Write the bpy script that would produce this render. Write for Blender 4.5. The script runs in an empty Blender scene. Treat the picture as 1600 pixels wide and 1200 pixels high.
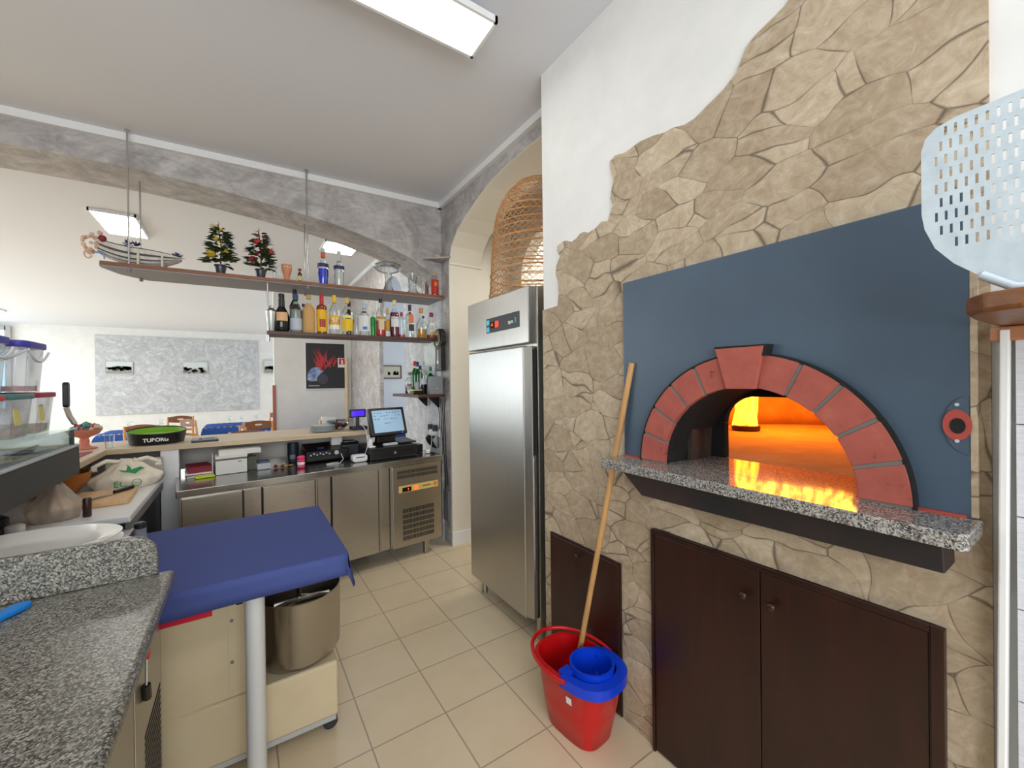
import bpy, bmesh, math, random
from mathutils import Vector, Matrix
D = bpy.data
S = bpy.context.scene
COL = S.collection
PI = math.pi
rnd = random.Random(11)


def lin(c):
    return tuple(((v / 255) / 12.92 if v / 255 <= .04045 else ((v / 255 + .055) / 1.055) ** 2.4) for v in c) + (1,)


# ------------------------------------------------------------------ materials
def mat(name, c, rough=.5, metal=0, emit=None, es=0, trans=0, spec=.5, coat=0):
    m = D.materials.new(name)
    m.use_nodes = True
    p = m.node_tree.nodes['Principled BSDF']
    p.inputs['Base Color'].default_value = lin(c)
    p.inputs['Roughness'].default_value = rough
    p.inputs['Metallic'].default_value = metal
    p.inputs['Specular IOR Level'].default_value = spec
    p.inputs['Transmission Weight'].default_value = trans
    p.inputs['Coat Weight'].default_value = coat
    if emit:
        p.inputs['Emission Color'].default_value = lin(emit)
        p.inputs['Emission Strength'].default_value = es
    return m


class NT:
    def __init__(s, m):
        s.t = m.node_tree
        s.p = s.t.nodes['Principled BSDF']

    def n(s, typ, **k):
        x = s.t.nodes.new(typ)
        for a, b in k.items():
            if a.startswith('i_'):
                x.inputs[a[2:].replace('_', ' ')].default_value = b
            else:
                setattr(x, a, b)
        return x

    def l(s, a, b):
        s.t.links.new(a, b)

    def obj(s, scale=(1, 1, 1), rot=(0, 0, 0), loc=(0, 0, 0)):
        tc = s.n('ShaderNodeTexCoord')
        mp = s.n('ShaderNodeMapping')
        mp.inputs['Scale'].default_value = scale
        mp.inputs['Rotation'].default_value = rot
        mp.inputs['Location'].default_value = loc
        s.l(tc.outputs['Object'], mp.inputs['Vector'])
        return mp.outputs['Vector']

    def ramp(s, fac, stops):
        r = s.n('ShaderNodeValToRGB')
        e = r.color_ramp.elements
        while len(e) < len(stops):
            e.new(.5)
        for el, (p, c) in zip(e, stops):
            el.position = p
            el.color = lin(c) if len(c) == 3 else c
        s.l(fac, r.inputs['Fac'])
        return r.outputs['Color']

    def noise(s, vec, scale, detail=4, rough=.6, dist=0):
        n = s.n('ShaderNodeTexNoise')
        n.inputs['Scale'].default_value = scale
        n.inputs['Detail'].default_value = detail
        n.inputs['Roughness'].default_value = rough
        n.inputs['Distortion'].default_value = dist
        if vec is not None:
            s.l(vec, n.inputs['Vector'])
        return n

    def mix(s, fac, a, b, mode='MIX'):
        m = s.n('ShaderNodeMix', data_type='RGBA', blend_type=mode)
        for sock, v in ((m.inputs['Factor'], fac), (m.inputs[6], a), (m.inputs[7], b)):
            if hasattr(v, 'is_linked'):
                s.l(v, sock)
            elif isinstance(v, (int, float)):
                sock.default_value = v
            else:
                sock.default_value = lin(v)
        return m.outputs[2]

    def math(s, op, a, b=0.):
        m = s.n('ShaderNodeMath', operation=op)
        for sock, v in ((m.inputs[0], a), (m.inputs[1], b)):
            if hasattr(v, 'is_linked'):
                s.l(v, sock)
            else:
                sock.default_value = v
        return m.outputs[0]

    def bump(s, h, strength=.3, dist=.01):
        b = s.n('ShaderNodeBump')
        b.inputs['Strength'].default_value = strength
        b.inputs['Distance'].default_value = dist
        s.l(h, b.inputs['Height'])
        s.l(b.outputs['Normal'], s.p.inputs['Normal'])


def m_noise(name, stops, scale, rough=.5, metal=0, scl=(1, 1, 1), dist=0, detail=5, bump=0, bd=.005, spec=.5, nr=.6):
    m = mat(name, (128, 128, 128), rough, metal, spec=spec)
    t = NT(m)
    n = t.noise(t.obj(scl), scale, detail, nr, dist)
    t.l(t.ramp(n.outputs['Fac'], stops), t.p.inputs['Base Color'])
    if bump:
        t.bump(n.outputs['Fac'], bump, bd)
    return m


def m_glass(name, tint=(255, 255, 255), refl=.9, dens=0.0, rough=.02):
    """Thin clear container wall: lets light through tinted, mirrors at grazing angles."""
    m = D.materials.new(name)
    m.use_nodes = True
    nt = m.node_tree
    nt.nodes.clear()
    o = nt.nodes.new('ShaderNodeOutputMaterial')
    tr = nt.nodes.new('ShaderNodeBsdfTransparent')
    tr.inputs[0].default_value = lin(tint)
    gl = nt.nodes.new('ShaderNodeBsdfGlossy')
    gl.inputs['Roughness'].default_value = rough
    lw = nt.nodes.new('ShaderNodeLayerWeight')
    lw.inputs['Blend'].default_value = .25
    mu = nt.nodes.new('ShaderNodeMath')
    mu.operation = 'MULTIPLY_ADD'
    mu.inputs[1].default_value = refl * .6
    mu.inputs[2].default_value = .05
    nt.links.new(lw.outputs['Fresnel'], mu.inputs[0])
    mx = nt.nodes.new('ShaderNodeMixShader')
    nt.links.new(mu.outputs[0], mx.inputs[0])
    base = tr
    if dens:
        df = nt.nodes.new('ShaderNodeBsdfDiffuse')
        df.inputs[0].default_value = lin(tint)
        m2 = nt.nodes.new('ShaderNodeMixShader')
        m2.inputs[0].default_value = dens
        nt.links.new(tr.outputs[0], m2.inputs[1])
        nt.links.new(df.outputs[0], m2.inputs[2])
        base = m2
    nt.links.new(base.outputs[0], mx.inputs[1])
    nt.links.new(gl.outputs[0], mx.inputs[2])
    nt.links.new(mx.outputs[0], o.inputs[0])
    return m


# ------------------------------------------------------------------ mesh builder
class MB:
    def __init__(s):
        s.v = []
        s.f = []

    def add(s, vs, fs):
        o = len(s.v)
        s.v += [tuple(v) for v in vs]
        s.f += [tuple(i + o for i in f) for f in fs]
        return s

    def box(s, x0, x1, y0, y1, z0, z1):
        return s.add([(x0, y0, z0), (x1, y0, z0), (x1, y1, z0), (x0, y1, z0), (x0, y0, z1), (x1, y0, z1), (x1, y1, z1), (x0, y1, z1)],
                     [(0, 3, 2, 1), (4, 5, 6, 7), (0, 1, 5, 4), (1, 2, 6, 5), (2, 3, 7, 6), (3, 0, 4, 7)])

    def boxc(s, c, d, rot=None):
        b = MB().box(-d[0] / 2, d[0] / 2, -d[1] / 2, d[1] / 2, -d[2] / 2, d[2] / 2)
        M = Matrix.Translation(c)
        if rot:
            from mathutils import Euler
            M = M @ Euler(rot).to_matrix().to_4x4()
        return s.add([M @ Vector(v) for v in b.v], b.f)

    def prism(s, poly, a, b, axis='z'):
        """poly = 2d outline; axis x: (y,z) outline, y: (x,z), z: (x,y)."""
        def P(p, h):
            return {'x': (h, p[0], p[1]), 'y': (p[0], h, p[1]), 'z': (p[0], p[1], h)}[axis]
        n = len(poly)
        return s.add([P(p, a) for p in poly] + [P(p, b) for p in poly],
                     [tuple(range(n))[::-1], tuple(range(n, 2 * n))] + [(i, (i + 1) % n, (i + 1) % n + n, i + n) for i in range(n)])

    def lathe(s, prof, c=(0, 0, 0), n=20, sx=1, sy=1, a0=0, a1=2 * PI, cap=True):
        full = abs(a1 - a0 - 2 * PI) < 1e-6
        k = n if full else n + 1
        vs, fs = [], []
        for r, z in prof:
            for i in range(k):
                a = a0 + (a1 - a0) * i / n
                vs.append((c[0] + r * sx * math.cos(a), c[1] + r * sy * math.sin(a), c[2] + z))
        m = len(prof)
        for j in range(m - 1):
            for i in range(n):
                i2 = (i + 1) % k
                fs.append((j * k + i, j * k + i2, (j + 1) * k + i2, (j + 1) * k + i))
        if cap and full:
            if prof[0][0] > 1e-4:
                fs.append(tuple(range(k))[::-1])
            if prof[-1][0] > 1e-4:
                fs.append(tuple((m - 1) * k + i for i in range(k)))
        return s.add(vs, fs)

    def cyl(s, c, r, h, n=20, r2=None):
        return s.lathe([(r, 0), (r if r2 is None else r2, h)], c, n)

    def tube(s, pts, r, n=8, closed=False, r_end=None):
        pts = [Vector(p) for p in pts]
        m = len(pts)
        vs, fs = [], []
        up = None
        for j, p in enumerate(pts):
            if closed:
                t = pts[(j + 1) % m] - pts[j - 1]
            else:
                t = pts[min(j + 1, m - 1)] - pts[max(j - 1, 0)]
            t.normalize()
            if up is None:
                up = Vector((0, 0, 1)) if abs(t.z) < .9 else Vector((1, 0, 0))
            a = t.cross(up)
            a.normalize()
            b = a.cross(t)
            up = b
            rr = r if r_end is None else r + (r_end - r) * j / (m - 1)
            for i in range(n):
                q = 2 * PI * i / n
                vs.append(p + a * rr * math.cos(q) + b * rr * math.sin(q))
        for j in range(m if closed else m - 1):
            j2 = (j + 1) % m
            for i in range(n):
                i2 = (i + 1) % n
                fs.append((j * n + i, j * n + i2, j2 * n + i2, j2 * n + i))
        if not closed:
            fs.append(tuple(range(n))[::-1])
            fs.append(tuple((m - 1) * n + i for i in range(n)))
        return s.add(vs, fs)

    def sphere(s, c, r, n=12, m=8, sz=1):
        return s.lathe([(max(r * math.sin(PI * j / m), 1e-5), -r * sz * math.cos(PI * j / m)) for j in range(m + 1)], c, n, cap=False)

    def grid(s, fn, nu, nv):
        vs = [fn(i / nu, j / nv) for j in range(nv + 1) for i in range(nu + 1)]
        fs = [(j * (nu + 1) + i, j * (nu + 1) + i + 1, (j + 1) * (nu + 1) + i + 1, (j + 1) * (nu + 1) + i) for j in range(nv) for i in range(nu)]
        return s.add(vs, fs)

    def xf(s, M):
        s.v = [tuple(M @ Vector(v)) for v in s.v]
        return s


def obj(name, mb, m, parent=None, smooth=0, bevel=0, seg=2, solid=0, loc=(0, 0, 0), rot=(0, 0, 0), sub=0, label=None):
    me = D.meshes.new(name)
    bm = bmesh.new()
    vv = [bm.verts.new(v) for v in mb.v]
    for f in mb.f:
        if len(set(f)) == len(f):
            try:
                bm.faces.new([vv[i] for i in f])
            except ValueError:
                pass
    bmesh.ops.remove_doubles(bm, verts=bm.verts, dist=1e-5)
    bmesh.ops.recalc_face_normals(bm, faces=bm.faces)
    bm.to_mesh(me)
    bm.free()
    me.materials.append(m)
    if smooth:
        me.shade_smooth()
        me.set_sharp_from_angle(angle=math.radians(smooth))
    o = D.objects.new(name, me)
    COL.objects.link(o)
    o.location = loc
    o.rotation_euler = rot
    if parent:
        o.parent = parent
    if solid:
        q = o.modifiers.new('solid', 'SOLIDIFY')
        q.thickness = solid
        q.offset = 0
    if bevel:
        q = o.modifiers.new('bevel', 'BEVEL')
        q.width = bevel
        q.segments = seg
        q.limit_method = 'ANGLE'
        q.angle_limit = math.radians(40)
    if sub:
        q = o.modifiers.new('sub', 'SUBSURF')
        q.levels = q.render_levels = sub
    if label:
        o['label'] = label
    return o


def tag(o, label, cat, group=None):
    o['label'] = label
    o['category'] = cat
    if group:
        o['group'] = group
    return o


def thing(name, label, cat, loc=(0, 0, 0), rz=0, group=None):
    o = D.objects.new(name, None)
    COL.objects.link(o)
    o.empty_display_size = .1
    o.location = loc
    o.rotation_euler = (0, 0, math.radians(rz))
    return tag(o, label, cat, group)


def struct(name, mb, m, **k):
    o = obj(name, mb, m, **k)
    o['kind'] = 'structure'
    return o


def dup(root, loc, rz, label=None, group=None, scale=1):
    def cp(o, par):
        c = o.copy()
        COL.objects.link(c)
        if par:
            c.parent = par
        for ch in [x for x in o.children]:
            cp(ch, c)
        return c
    r = cp(root, None)
    r.location = loc
    r.rotation_euler = (0, 0, math.radians(rz))
    r.scale = (scale,) * 3
    if label:
        r['label'] = label
    if group:
        r['group'] = group
    return r


def text(name, s, size, m, parent, loc, rot, ext=.0008, bend=None, sx=1, bold=0):
    cu = D.curves.new(name, 'FONT')
    cu.body = s
    cu.size = size
    cu.align_x = 'CENTER'
    cu.align_y = 'CENTER'
    cu.extrude = ext
    cu.offset = bold
    o = D.objects.new(name, cu)
    COL.objects.link(o)
    bpy.context.view_layer.update()
    dg = bpy.context.evaluated_depsgraph_get()
    me = D.meshes.new_from_object(o.evaluated_get(dg))
    D.objects.remove(o)
    for v in me.vertices:
        v.co.x *= sx
    if bend:                       # wrap round a vertical ellipse: bend(x) -> (x, depth)
        for v in me.vertices:
            x, d = bend(v.co.x)
            v.co.x = x
            v.co.z += d
    me.materials.clear()
    me.materials.append(m)
    o = D.objects.new(name, me)
    COL.objects.link(o)
    o.location = loc
    o.rotation_euler = rot
    if parent:
        o.parent = parent
    return o


def rrect(x0, x1, y0, y1, r, n=6, corners=(1, 1, 1, 1)):
    """Outline of a rectangle with rounded corners, from lower left anticlockwise."""
    out = []
    for k, (cx, cy, a) in enumerate(((x0 + r, y0 + r, PI), (x1 - r, y0 + r, 1.5 * PI), (x1 - r, y1 - r, 0), (x0 + r, y1 - r, .5 * PI))):
        if corners[k]:
            out += [(cx + r * math.cos(a + .5 * PI * i / n), cy + r * math.sin(a + .5 * PI * i / n)) for i in range(n + 1)]
        else:
            out.append(((x0, y0), (x1, y0), (x1, y1), (x0, y1))[k])
    return out


def arc(cx, cy, r, a0, a1, n=24, sy=1):
    return [(cx + r * math.cos(a0 + (a1 - a0) * i / n), cy + sy * r * math.sin(a0 + (a1 - a0) * i / n)) for i in range(n + 1)]
# ------------------------------------------------------------------ palette
M = {}
M['white'] = m_noise('white_plaster', [(.3, (226, 225, 222)), (.7, (234, 233, 231))], 6, .85, bump=.08, bd=.004)
M['ceil'] = mat('ceiling_paint', (226, 227, 233), .9)
M['cream'] = mat('cream_plaster', (230, 224, 210), .85)
M['trimw'] = mat('white_trim', (238, 238, 238), .5)
M['black'] = mat('black_plastic', (18, 18, 20), .35)
M['blackm'] = mat('matt_black', (14, 13, 13), .8)
M['dgrey'] = mat('dark_grey_plastic', (48, 50, 54), .45)
M['grey'] = mat('grey_plastic', (120, 122, 126), .5)
M['lgrey'] = mat('pale_grey', (190, 192, 194), .4)
M['whitep'] = mat('white_plastic', (235, 235, 235), .3)
M['red'] = mat('red_plastic', (196, 14, 20), .3)
M['blue'] = mat('blue_plastic', (8, 62, 205), .3)
M['chrome'] = mat('chrome', (205, 205, 205), .15, 1)
M['alu'] = m_noise('brushed_aluminium', [(.3, (188, 202, 211)), (.7, (206, 218, 225))], 30, .45, .25)
M['orange_emit'] = mat('red_display', (40, 5, 5), .3, emit=(255, 60, 30), es=3)
M['paper'] = mat('paper', (228, 226, 220), .8)
M['china'] = mat('white_china', (238, 236, 230), .12, coat=.5)
M['gold'] = mat('gold', (190, 145, 60), .3, .8)
M['terracotta'] = mat('terracotta', (205, 140, 100), .7)
M['pink'] = mat('pink', (225, 60, 110), .5)
M['coral'] = mat('coral_ceramic', (226, 140, 118), .45)
M['lime'] = mat('lime_green', (120, 176, 20), .5)
M['green'] = mat('green_plastic', (30, 120, 60), .5)
M['blue_screen'] = mat('blue_display', (10, 10, 60), .2, emit=(60, 30, 255), es=1.6)
M['orange_ply'] = mat('orange_wood', (176, 105, 38), .4)


def steel(name, c0, c1, rough, scl=(2, 2, 60), dark=.0):
    m = mat(name, c0, rough, 1)
    t = NT(m)
    n = t.noise(t.obj(scl), 6, 3, .6)
    t.l(t.ramp(n.outputs['Fac'], [(.3, c0), (.7, c1)]), t.p.inputs['Base Color'])
    r = t.n('ShaderNodeMapRange')
    r.inputs['To Min'].default_value = rough - .06
    r.inputs['To Max'].default_value = rough + .06
    t.l(n.outputs['Fac'], r.inputs['Value'])
    t.l(r.outputs['Result'], t.p.inputs['Roughness'])
    return m


M['steel'] = steel('brushed_steel', (176, 170, 160), (190, 184, 174), .3)
M['steel_f'] = steel('fridge_steel', (188, 184, 178), (196, 194, 190), .36, (40, 40, 1.2))
M['steel_top'] = steel('worktop_steel', (170, 168, 164), (184, 182, 178), .2, (2, 30, 2))
M['steel_bowl'] = mat('bowl_steel', (186, 180, 172), .26, 1)
M['steel_d'] = mat('dark_slot', (22, 21, 20), .7)


def stone():
    m = mat('stone_cladding', (190, 172, 145), .8)
    t = NT(m)
    v = t.obj((1, 1, 1))
    warp = t.noise(v, 3.2, 2, .5)
    wv = t.n('ShaderNodeVectorMath', operation='SCALE')
    sub = t.n('ShaderNodeVectorMath', operation='SUBTRACT')
    t.l(warp.outputs['Color'], sub.inputs[0])
    sub.inputs[1].default_value = (.5, .5, .5)
    t.l(sub.outputs[0], wv.inputs[0])
    wv.inputs['Scale'].default_value = .16
    ad = t.n('ShaderNodeVectorMath', operation='ADD')
    t.l(v, ad.inputs[0])
    t.l(wv.outputs[0], ad.inputs[1])
    sc = t.n('ShaderNodeVectorMath', operation='MULTIPLY')
    t.l(ad.outputs[0], sc.inputs[0])
    sc.inputs[1].default_value = (0, 5.6, 9.6)
    ve = t.n('ShaderNodeTexVoronoi', feature='DISTANCE_TO_EDGE')
    vc = t.n('ShaderNodeTexVoronoi', feature='F1')
    for q in (ve, vc):
        q.inputs['Scale'].default_value = 1
        q.inputs['Randomness'].default_value = .85
        t.l(sc.outputs[0], q.inputs['Vector'])
    # flaky rock colour with slanting chisel streaks
    st = t.noise(t.obj((1, 5, 9), (.6, 0, 0)), 2.0, 6, .65, 1.2)
    fl = t.noise(v, 13, 7, .7, 2.2)
    base = t.ramp(fl.outputs['Fac'], [(.3, (160, 142, 119)), (.46, (186, 169, 146)), (.58, (202, 188, 168)), (.72, (226, 217, 203))])
    strk = t.ramp(st.outputs['Fac'], [(.38, (178, 160, 137)), (.55, (196, 181, 160)), (.68, (216, 206, 190))])
    c = t.mix(.45, base, strk)
    hs = t.n('ShaderNodeSeparateColor')
    t.l(vc.outputs['Color'], hs.inputs[0])
    tone = t.ramp(hs.outputs[0], [(0, (222, 214, 204)), (1, (255, 252, 246))])
    c = t.mix(1.0, c, tone, 'MULTIPLY')
    # cracks: thin dark joints, broken up, with a soft pale halo
    br = t.noise(v, 7, 2, .5)
    w = t.math('MULTIPLY', t.math('SUBTRACT', br.outputs['Fac'], .40), .15)
    w = t.math('MAXIMUM', w, .0045)
    d = t.math('DIVIDE', ve.outputs['Distance'], w)
    ck = t.ramp(d, [(.0, (255, 255, 255)), (.9, (0, 0, 0))])
    hal = t.ramp(ve.outputs['Distance'], [(0, (255, 255, 255)), (.05, (0, 0, 0))])
    c = t.mix(t.math('MULTIPLY', hal, .10), c, (150, 126, 100))
    c = t.mix(t.math('MULTIPLY', ck, .85), c, (78, 64, 52))
    t.l(c, t.p.inputs['Base Color'])
    h = t.math('ADD', t.math('MULTIPLY', hal, -.45), t.math('MULTIPLY', fl.outputs['Fac'], .8))
    t.bump(h, .22, .01)
    return m


M['stone'] = stone()


def stucco(name, a, b, c):
    m = mat(name, b, .7)
    t = NT(m)
    n1 = t.noise(t.obj((1, 1, 1)), 2.6, 6, .65, 2.5)
    n2 = t.noise(t.obj((1, 1, 2.2), (.5, .6, .4)), 7, 4, .6, 1.5)
    f = t.math('ADD', t.math('MULTIPLY', n1.outputs['Fac'], .6), t.math('MULTIPLY', n2.outputs['Fac'], .4))
    t.l(t.ramp(f, [(.38, a), (.5, b), (.62, c)]), t.p.inputs['Base Color'])
    t.bump(f, .06, .004)
    return m


M['stucco'] = stucco('grey_stucco', (158, 153, 152), (180, 175, 173), (202, 198, 195))
M['stucco_l'] = stucco('pale_stucco', (172, 174, 178), (190, 192, 196), (214, 215, 219))


def granite(name, stops, scale, rough=.12):
    m = mat(name, (128, 128, 128), rough)
    t = NT(m)
    v = t.obj()
    vo = t.n('ShaderNodeTexVoronoi', feature='F1')
    vo.inputs['Scale'].default_value = scale
    t.l(v, vo.inputs['Vector'])
    s = t.n('ShaderNodeSeparateColor')
    t.l(vo.outputs['Color'], s.inputs[0])
    n = t.noise(v, scale * .35, 4, .7)
    f = t.math('ADD', t.math('MULTIPLY', s.outputs[0], .55), t.math('MULTIPLY', n.outputs['Fac'], .45))
    t.l(t.ramp(f, stops), t.p.inputs['Base Color'])
    return m


M['granite'] = granite('grey_green_granite', [(.26, (38, 37, 34)), (.38, (74, 72, 66)), (.5, (102, 99, 91)), (.62, (126, 122, 112)), (.76, (160, 156, 143))], 300, .28)
M['granite_o'] = granite('oven_shelf_granite', [(.24, (52, 52, 54)), (.36, (104, 101, 98)), (.52, (142, 137, 131)), (.7, (186, 182, 176))], 300, .06)


def tiles():
    m = mat('floor_tile', (200, 186, 160), .32)
    t = NT(m)
    v = t.obj((1, 1, 1), loc=(-.4293, -1.3900, 0))
    b = t.n('ShaderNodeTexBrick', offset=0, squash=1)
    b.inputs['Scale'].default_value = 1
    b.inputs['Brick Width'].default_value = .3261
    b.inputs['Row Height'].default_value = .3261
    b.inputs['Mortar Size'].default_value = .0035
    b.inputs['Mortar Smooth'].default_value = .1
    b.inputs['Bias'].default_value = 0
    b.inputs['Color1'].default_value = lin((221, 202, 168))
    b.inputs['Color2'].default_value = lin((225, 207, 175))
    b.inputs['Mortar'].default_value = lin((128, 116, 100))
    t.l(v, b.inputs['Vector'])
    n = t.noise(t.obj(), 5, 5, .6)
    t.l(t.mix(.35, b.outputs['Color'], t.ramp(n.outputs['Fac'], [(.3, (214, 193, 158)), (.7, (231, 214, 184))]), 'MIX'), t.p.inputs['Base Color'])
    return m


def tiles2(m):
    t = NT(m)
    return m


M['tile'] = tiles()


def wood(name, a, b, rough, scl, coat=0):
    m = mat(name, a, rough, coat=coat)
    t = NT(m)
    n = t.noise(t.obj(scl), 3, 6, .65, .6)
    t.l(t.ramp(n.outputs['Fac'], [(.3, a), (.7, b)]), t.p.inputs['Base Color'])
    return m


M['mahog'] = wood('dark_mahogany', (37, 16, 11), (54, 25, 18), .36, (6, 6, 1))
M['shelf'] = wood('walnut_board', (112, 66, 36), (142, 90, 52), .45, (2, 20, 20))
M['shelf_d'] = wood('dark_walnut', (62, 34, 22), (84, 48, 30), .45, (2, 20, 20))
M['shelf_u'] = mat('grey_underside', (150, 150, 156), .6)
M['honey'] = wood('honey_wood', (206, 142, 74), (226, 166, 98), .4, (8, 8, 2))
M['walnutc'] = wood('brown_wood', (120, 70, 38), (146, 92, 52), .4, (8, 8, 2))
M['pole'] = wood('broom_pole', (176, 126, 74), (206, 160, 104), .5, (12, 12, 1))
M['ledge'] = wood('pale_ledge', (202, 182, 154), (216, 200, 174), .4, (1.5, 10, 10))
M['ledge_e'] = wood('tan_edge', (192, 168, 136), (206, 184, 152), .45, (2, 12, 12))
M['board'] = wood('chopping_board', (205, 160, 108), (222, 182, 134), .5, (10, 2, 2))
M['rack'] = wood('oiled_rack', (102, 60, 24), (134, 82, 36), .4, (3, 10, 10))
M['rope'] = wood('wicker', (178, 122, 74), (220, 172, 118), .6, (20, 20, 20))
M['rush'] = wood('rush_seat', (214, 186, 130), (232, 208, 156), .7, (20, 20, 20))
M['brick'] = m_noise('terracotta_brick', [(.28, (104, 48, 40)), (.34, (160, 80, 68)), (.6, (172, 88, 75)), (.8, (184, 104, 90))], 16, .75, bump=.1, bd=.003)
M['mortar'] = mat('grey_mortar', (118, 116, 112), .9)
M['plate'] = m_noise('blue_grey_plate', [(.3, (64, 81, 99)), (.7, (72, 90, 108))], 3, .42)
M['soot'] = m_noise('soot', [(.3, (9, 8, 7)), (.7, (28, 25, 22))], 12, .9)
M['soot_steel'] = m_noise('sooty_steel', [(.3, (30, 26, 22)), (.7, (96, 90, 82))], 4, .5, .5, scl=(3, 3, 1))
M['refract'] = m_noise('refractory_clay', [(.3, (190, 138, 90)), (.7, (216, 166, 116))], 7, .85, bump=.2, bd=.01)
M['oxide'] = mat('red_oxide', (168, 70, 60), .7)
M['bluecloth'] = m_noise('blue_cloth', [(.3, (64, 76, 132)), (.7, (70, 82, 139))], 300, .8, spec=.3)
M['clothd'] = mat('dining_blue_cloth', (52, 88, 160), .9, spec=.1)
M['cloth_navy'] = mat('dining_navy_cloth', (36, 48, 84), .9, spec=.1)
M['cloth_white'] = mat('white_cloth', (238, 238, 240), .9)
M['clothr'] = mat('red_cloth', (190, 24, 50), .9)
M['mixer'] = m_noise('cream_enamel', [(.3, (214, 196, 160)), (.7, (224, 208, 174))], 4, .4)
M['g_clear'] = m_glass('clear_glass', (246, 250, 250))
M['g_green'] = m_glass('green_glass', (30, 150, 60), dens=.25)
M['g_dark'] = mat('dark_glass', (16, 18, 18), .08)
M['g_plum'] = mat('plum_glass', (48, 14, 26), .1)
M['g_pane'] = m_glass('pane', (240, 246, 246), .8)
M['poly'] = m_glass('clear_plastic', (236, 238, 240), .6, dens=.3, rough=.15)
M['bagp'] = m_glass('thin_plastic_bag', (248, 238, 226), .7, dens=.3, rough=.25)
M['bagw'] = m_noise('shopping_bag', [(.3, (226, 214, 194)), (.7, (242, 233, 216))], 9, .35, bump=.4, bd=.02)
# ------------------------------------------------------------------ room shell
H = 3.2
struct('floor', MB().box(-7, 4.2, -2.2, 16.1, -.06, 0), M['tile'])
struct('ceiling', MB().box(-7, 4.2, -2.2, 16.1, H, H + .06), M['ceil'])

# oven wall (front face x=1.405) with the oven mouth cut through it
AC, AZ = .688, 1.178                     # centre of the oven arch (y, z)
XW = 1.405
mb = MB()
mb.prism([(-2.2, 0), (AC - .33, 0), (AC - .33, H), (-2.2, H)], XW, 1.6, 'x')
mb.prism([(AC + .33, 0), (1.785, 0), (1.785, H), (AC + .33, H)], XW, 1.6, 'x')
mb.prism([(AC - .33, 0), (AC + .33, 0), (AC + .33, 1.13), (AC - .33, 1.13)], XW, 1.6, 'x')
mb.prism([(AC + .33, AZ), (AC + .33, H), (AC - .33, H), (AC - .33, AZ)] + arc(AC, AZ, .315, PI, 0, 24), XW, 1.6, 'x')
struct('wall_oven', mb, M['white'])

# stone cladding with its stepped upper outline, 1 cm proud of the plaster
OUT = [(1.785, 1.897), (1.656, 1.901), (1.646, 1.965), (1.651, 2.028), (1.668, 2.07), (1.66, 2.115), (1.631, 2.157), (1.652, 2.19), (1.652, 2.215),
       (1.61, 2.228), (1.579, 2.222), (1.54, 2.205), (1.508, 2.211), (1.48, 2.226), (1.453, 2.228), (1.42, 2.213), (1.376, 2.219), (1.335, 2.238), (1.295, 2.228),
       (1.267, 2.29), (1.278, 2.32), (1.270, 2.37), (1.262, 2.404), (1.276, 2.45), (1.28, 2.49), (1.25, 2.503), (1.2, 2.49), (1.164, 2.492), (1.113, 2.497),
       (1.05, 2.488), (1.0, 2.474), (.962, 2.473), (.91, 2.458), (.869, 2.459), (.82, 2.478), (.762, 2.5), (.718, 2.527), (.7, 2.56), (.686, 2.59), (.656, 2.611),
       (.608, 2.626), (.572, 2.638), (.545, 2.66), (.5, 2.72), (.47, 2.8), (.42, 2.83), (.38, 2.95), (.3, 3.0), (.26, 3.1), (.2, 3.12), (.165, H)]
YS = .165
mb = MB()
i0 = next(i for i, p in enumerate(OUT) if p[0] < 1.2)
mb.prism([(1.785, 0)] + OUT[:i0] + [(1.2, 2.49), (1.2, 0)], XW - .01, XW, 'x')
mb.prism([(1.2, 1.9), (1.2, 2.49)] + OUT[i0:] + [(YS, 1.9)], XW - .01, XW, 'x')
mb.prism([(YS, 0), (YS, 1.9), (.19, 1.9), (.19, 0)], XW - .01, XW, 'x')
mb.prism([(.182, 1.18), (.182, 1.92), (.1935, 1.92), (.1935, 1.18)], XW - .029, XW - .01, 'x')
mb.prism([(.19, 0), (.19, 1.13), (1.2, 1.13), (1.2, 0)], XW - .01, XW, 'x')
struct('wall_stone', mb, M['stone'])

# white boarded panel at the right end and its edge strip
m = m_noise('white_boards', [(.3, (206, 208, 214)), (.7, (226, 228, 233))], 5, .6, scl=(1, 3, 40))
mb = MB()
for k in range(8):
    mb.box(1.372, 1.40, -1.4, .128, .02 + k * .197, .02 + k * .197 + .194)
struct('wall_right', mb, m)
struct('trim_1', MB().prism([(.163, 0.0), (.148, 1.6), (.134, 1.6), (.149, 0.0)], 1.355, 1.394, 'x'), M['trimw'], bevel=.003)

# alcove wall (x=1.6) with the arch over the fridge
mb = MB()
top = [(3.449, 2.602), (3.376, 2.75), (3.26, 2.85), (3.116, 2.918), (2.9, 2.985), (2.732, 3.027), (2.55, 3.052), (2.372, 3.062), (2.2, 3.066), (1.9, 3.062), (1.6, 3.05)]
mb.prism([(3.61, H), (3.61, 2.602)] + top + [(1.6, H)], 1.6, 1.93, 'x')
mb.prism([(3.449, 0), (3.449, 2.602), (3.61, 2.602), (3.61, 0)], 1.6, 1.93, 'x')
w = struct('wall_alcove', mb, M['stucco'])
# cream lining of the arch and its jamb, with the little impost step
mb = MB()
lin_top = [(y - .004, z - .006) for y, z in top]
mb.prism([(y, z) for y, z in top] + lin_top[::-1], 1.603, 1.93, 'x')
mb.box(1.606, 1.93, 3.437, 3.449, 0, 2.6)
mb.box(1.603, 1.94, 3.424, 3.45, 2.592, 2.612)
struct('trim_2', mb, M['cream'])
struct('baseboard_alcove', MB().box(1.6, 2.95, 3.425, 3.437, 0, .12), M['trimw'])
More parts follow.
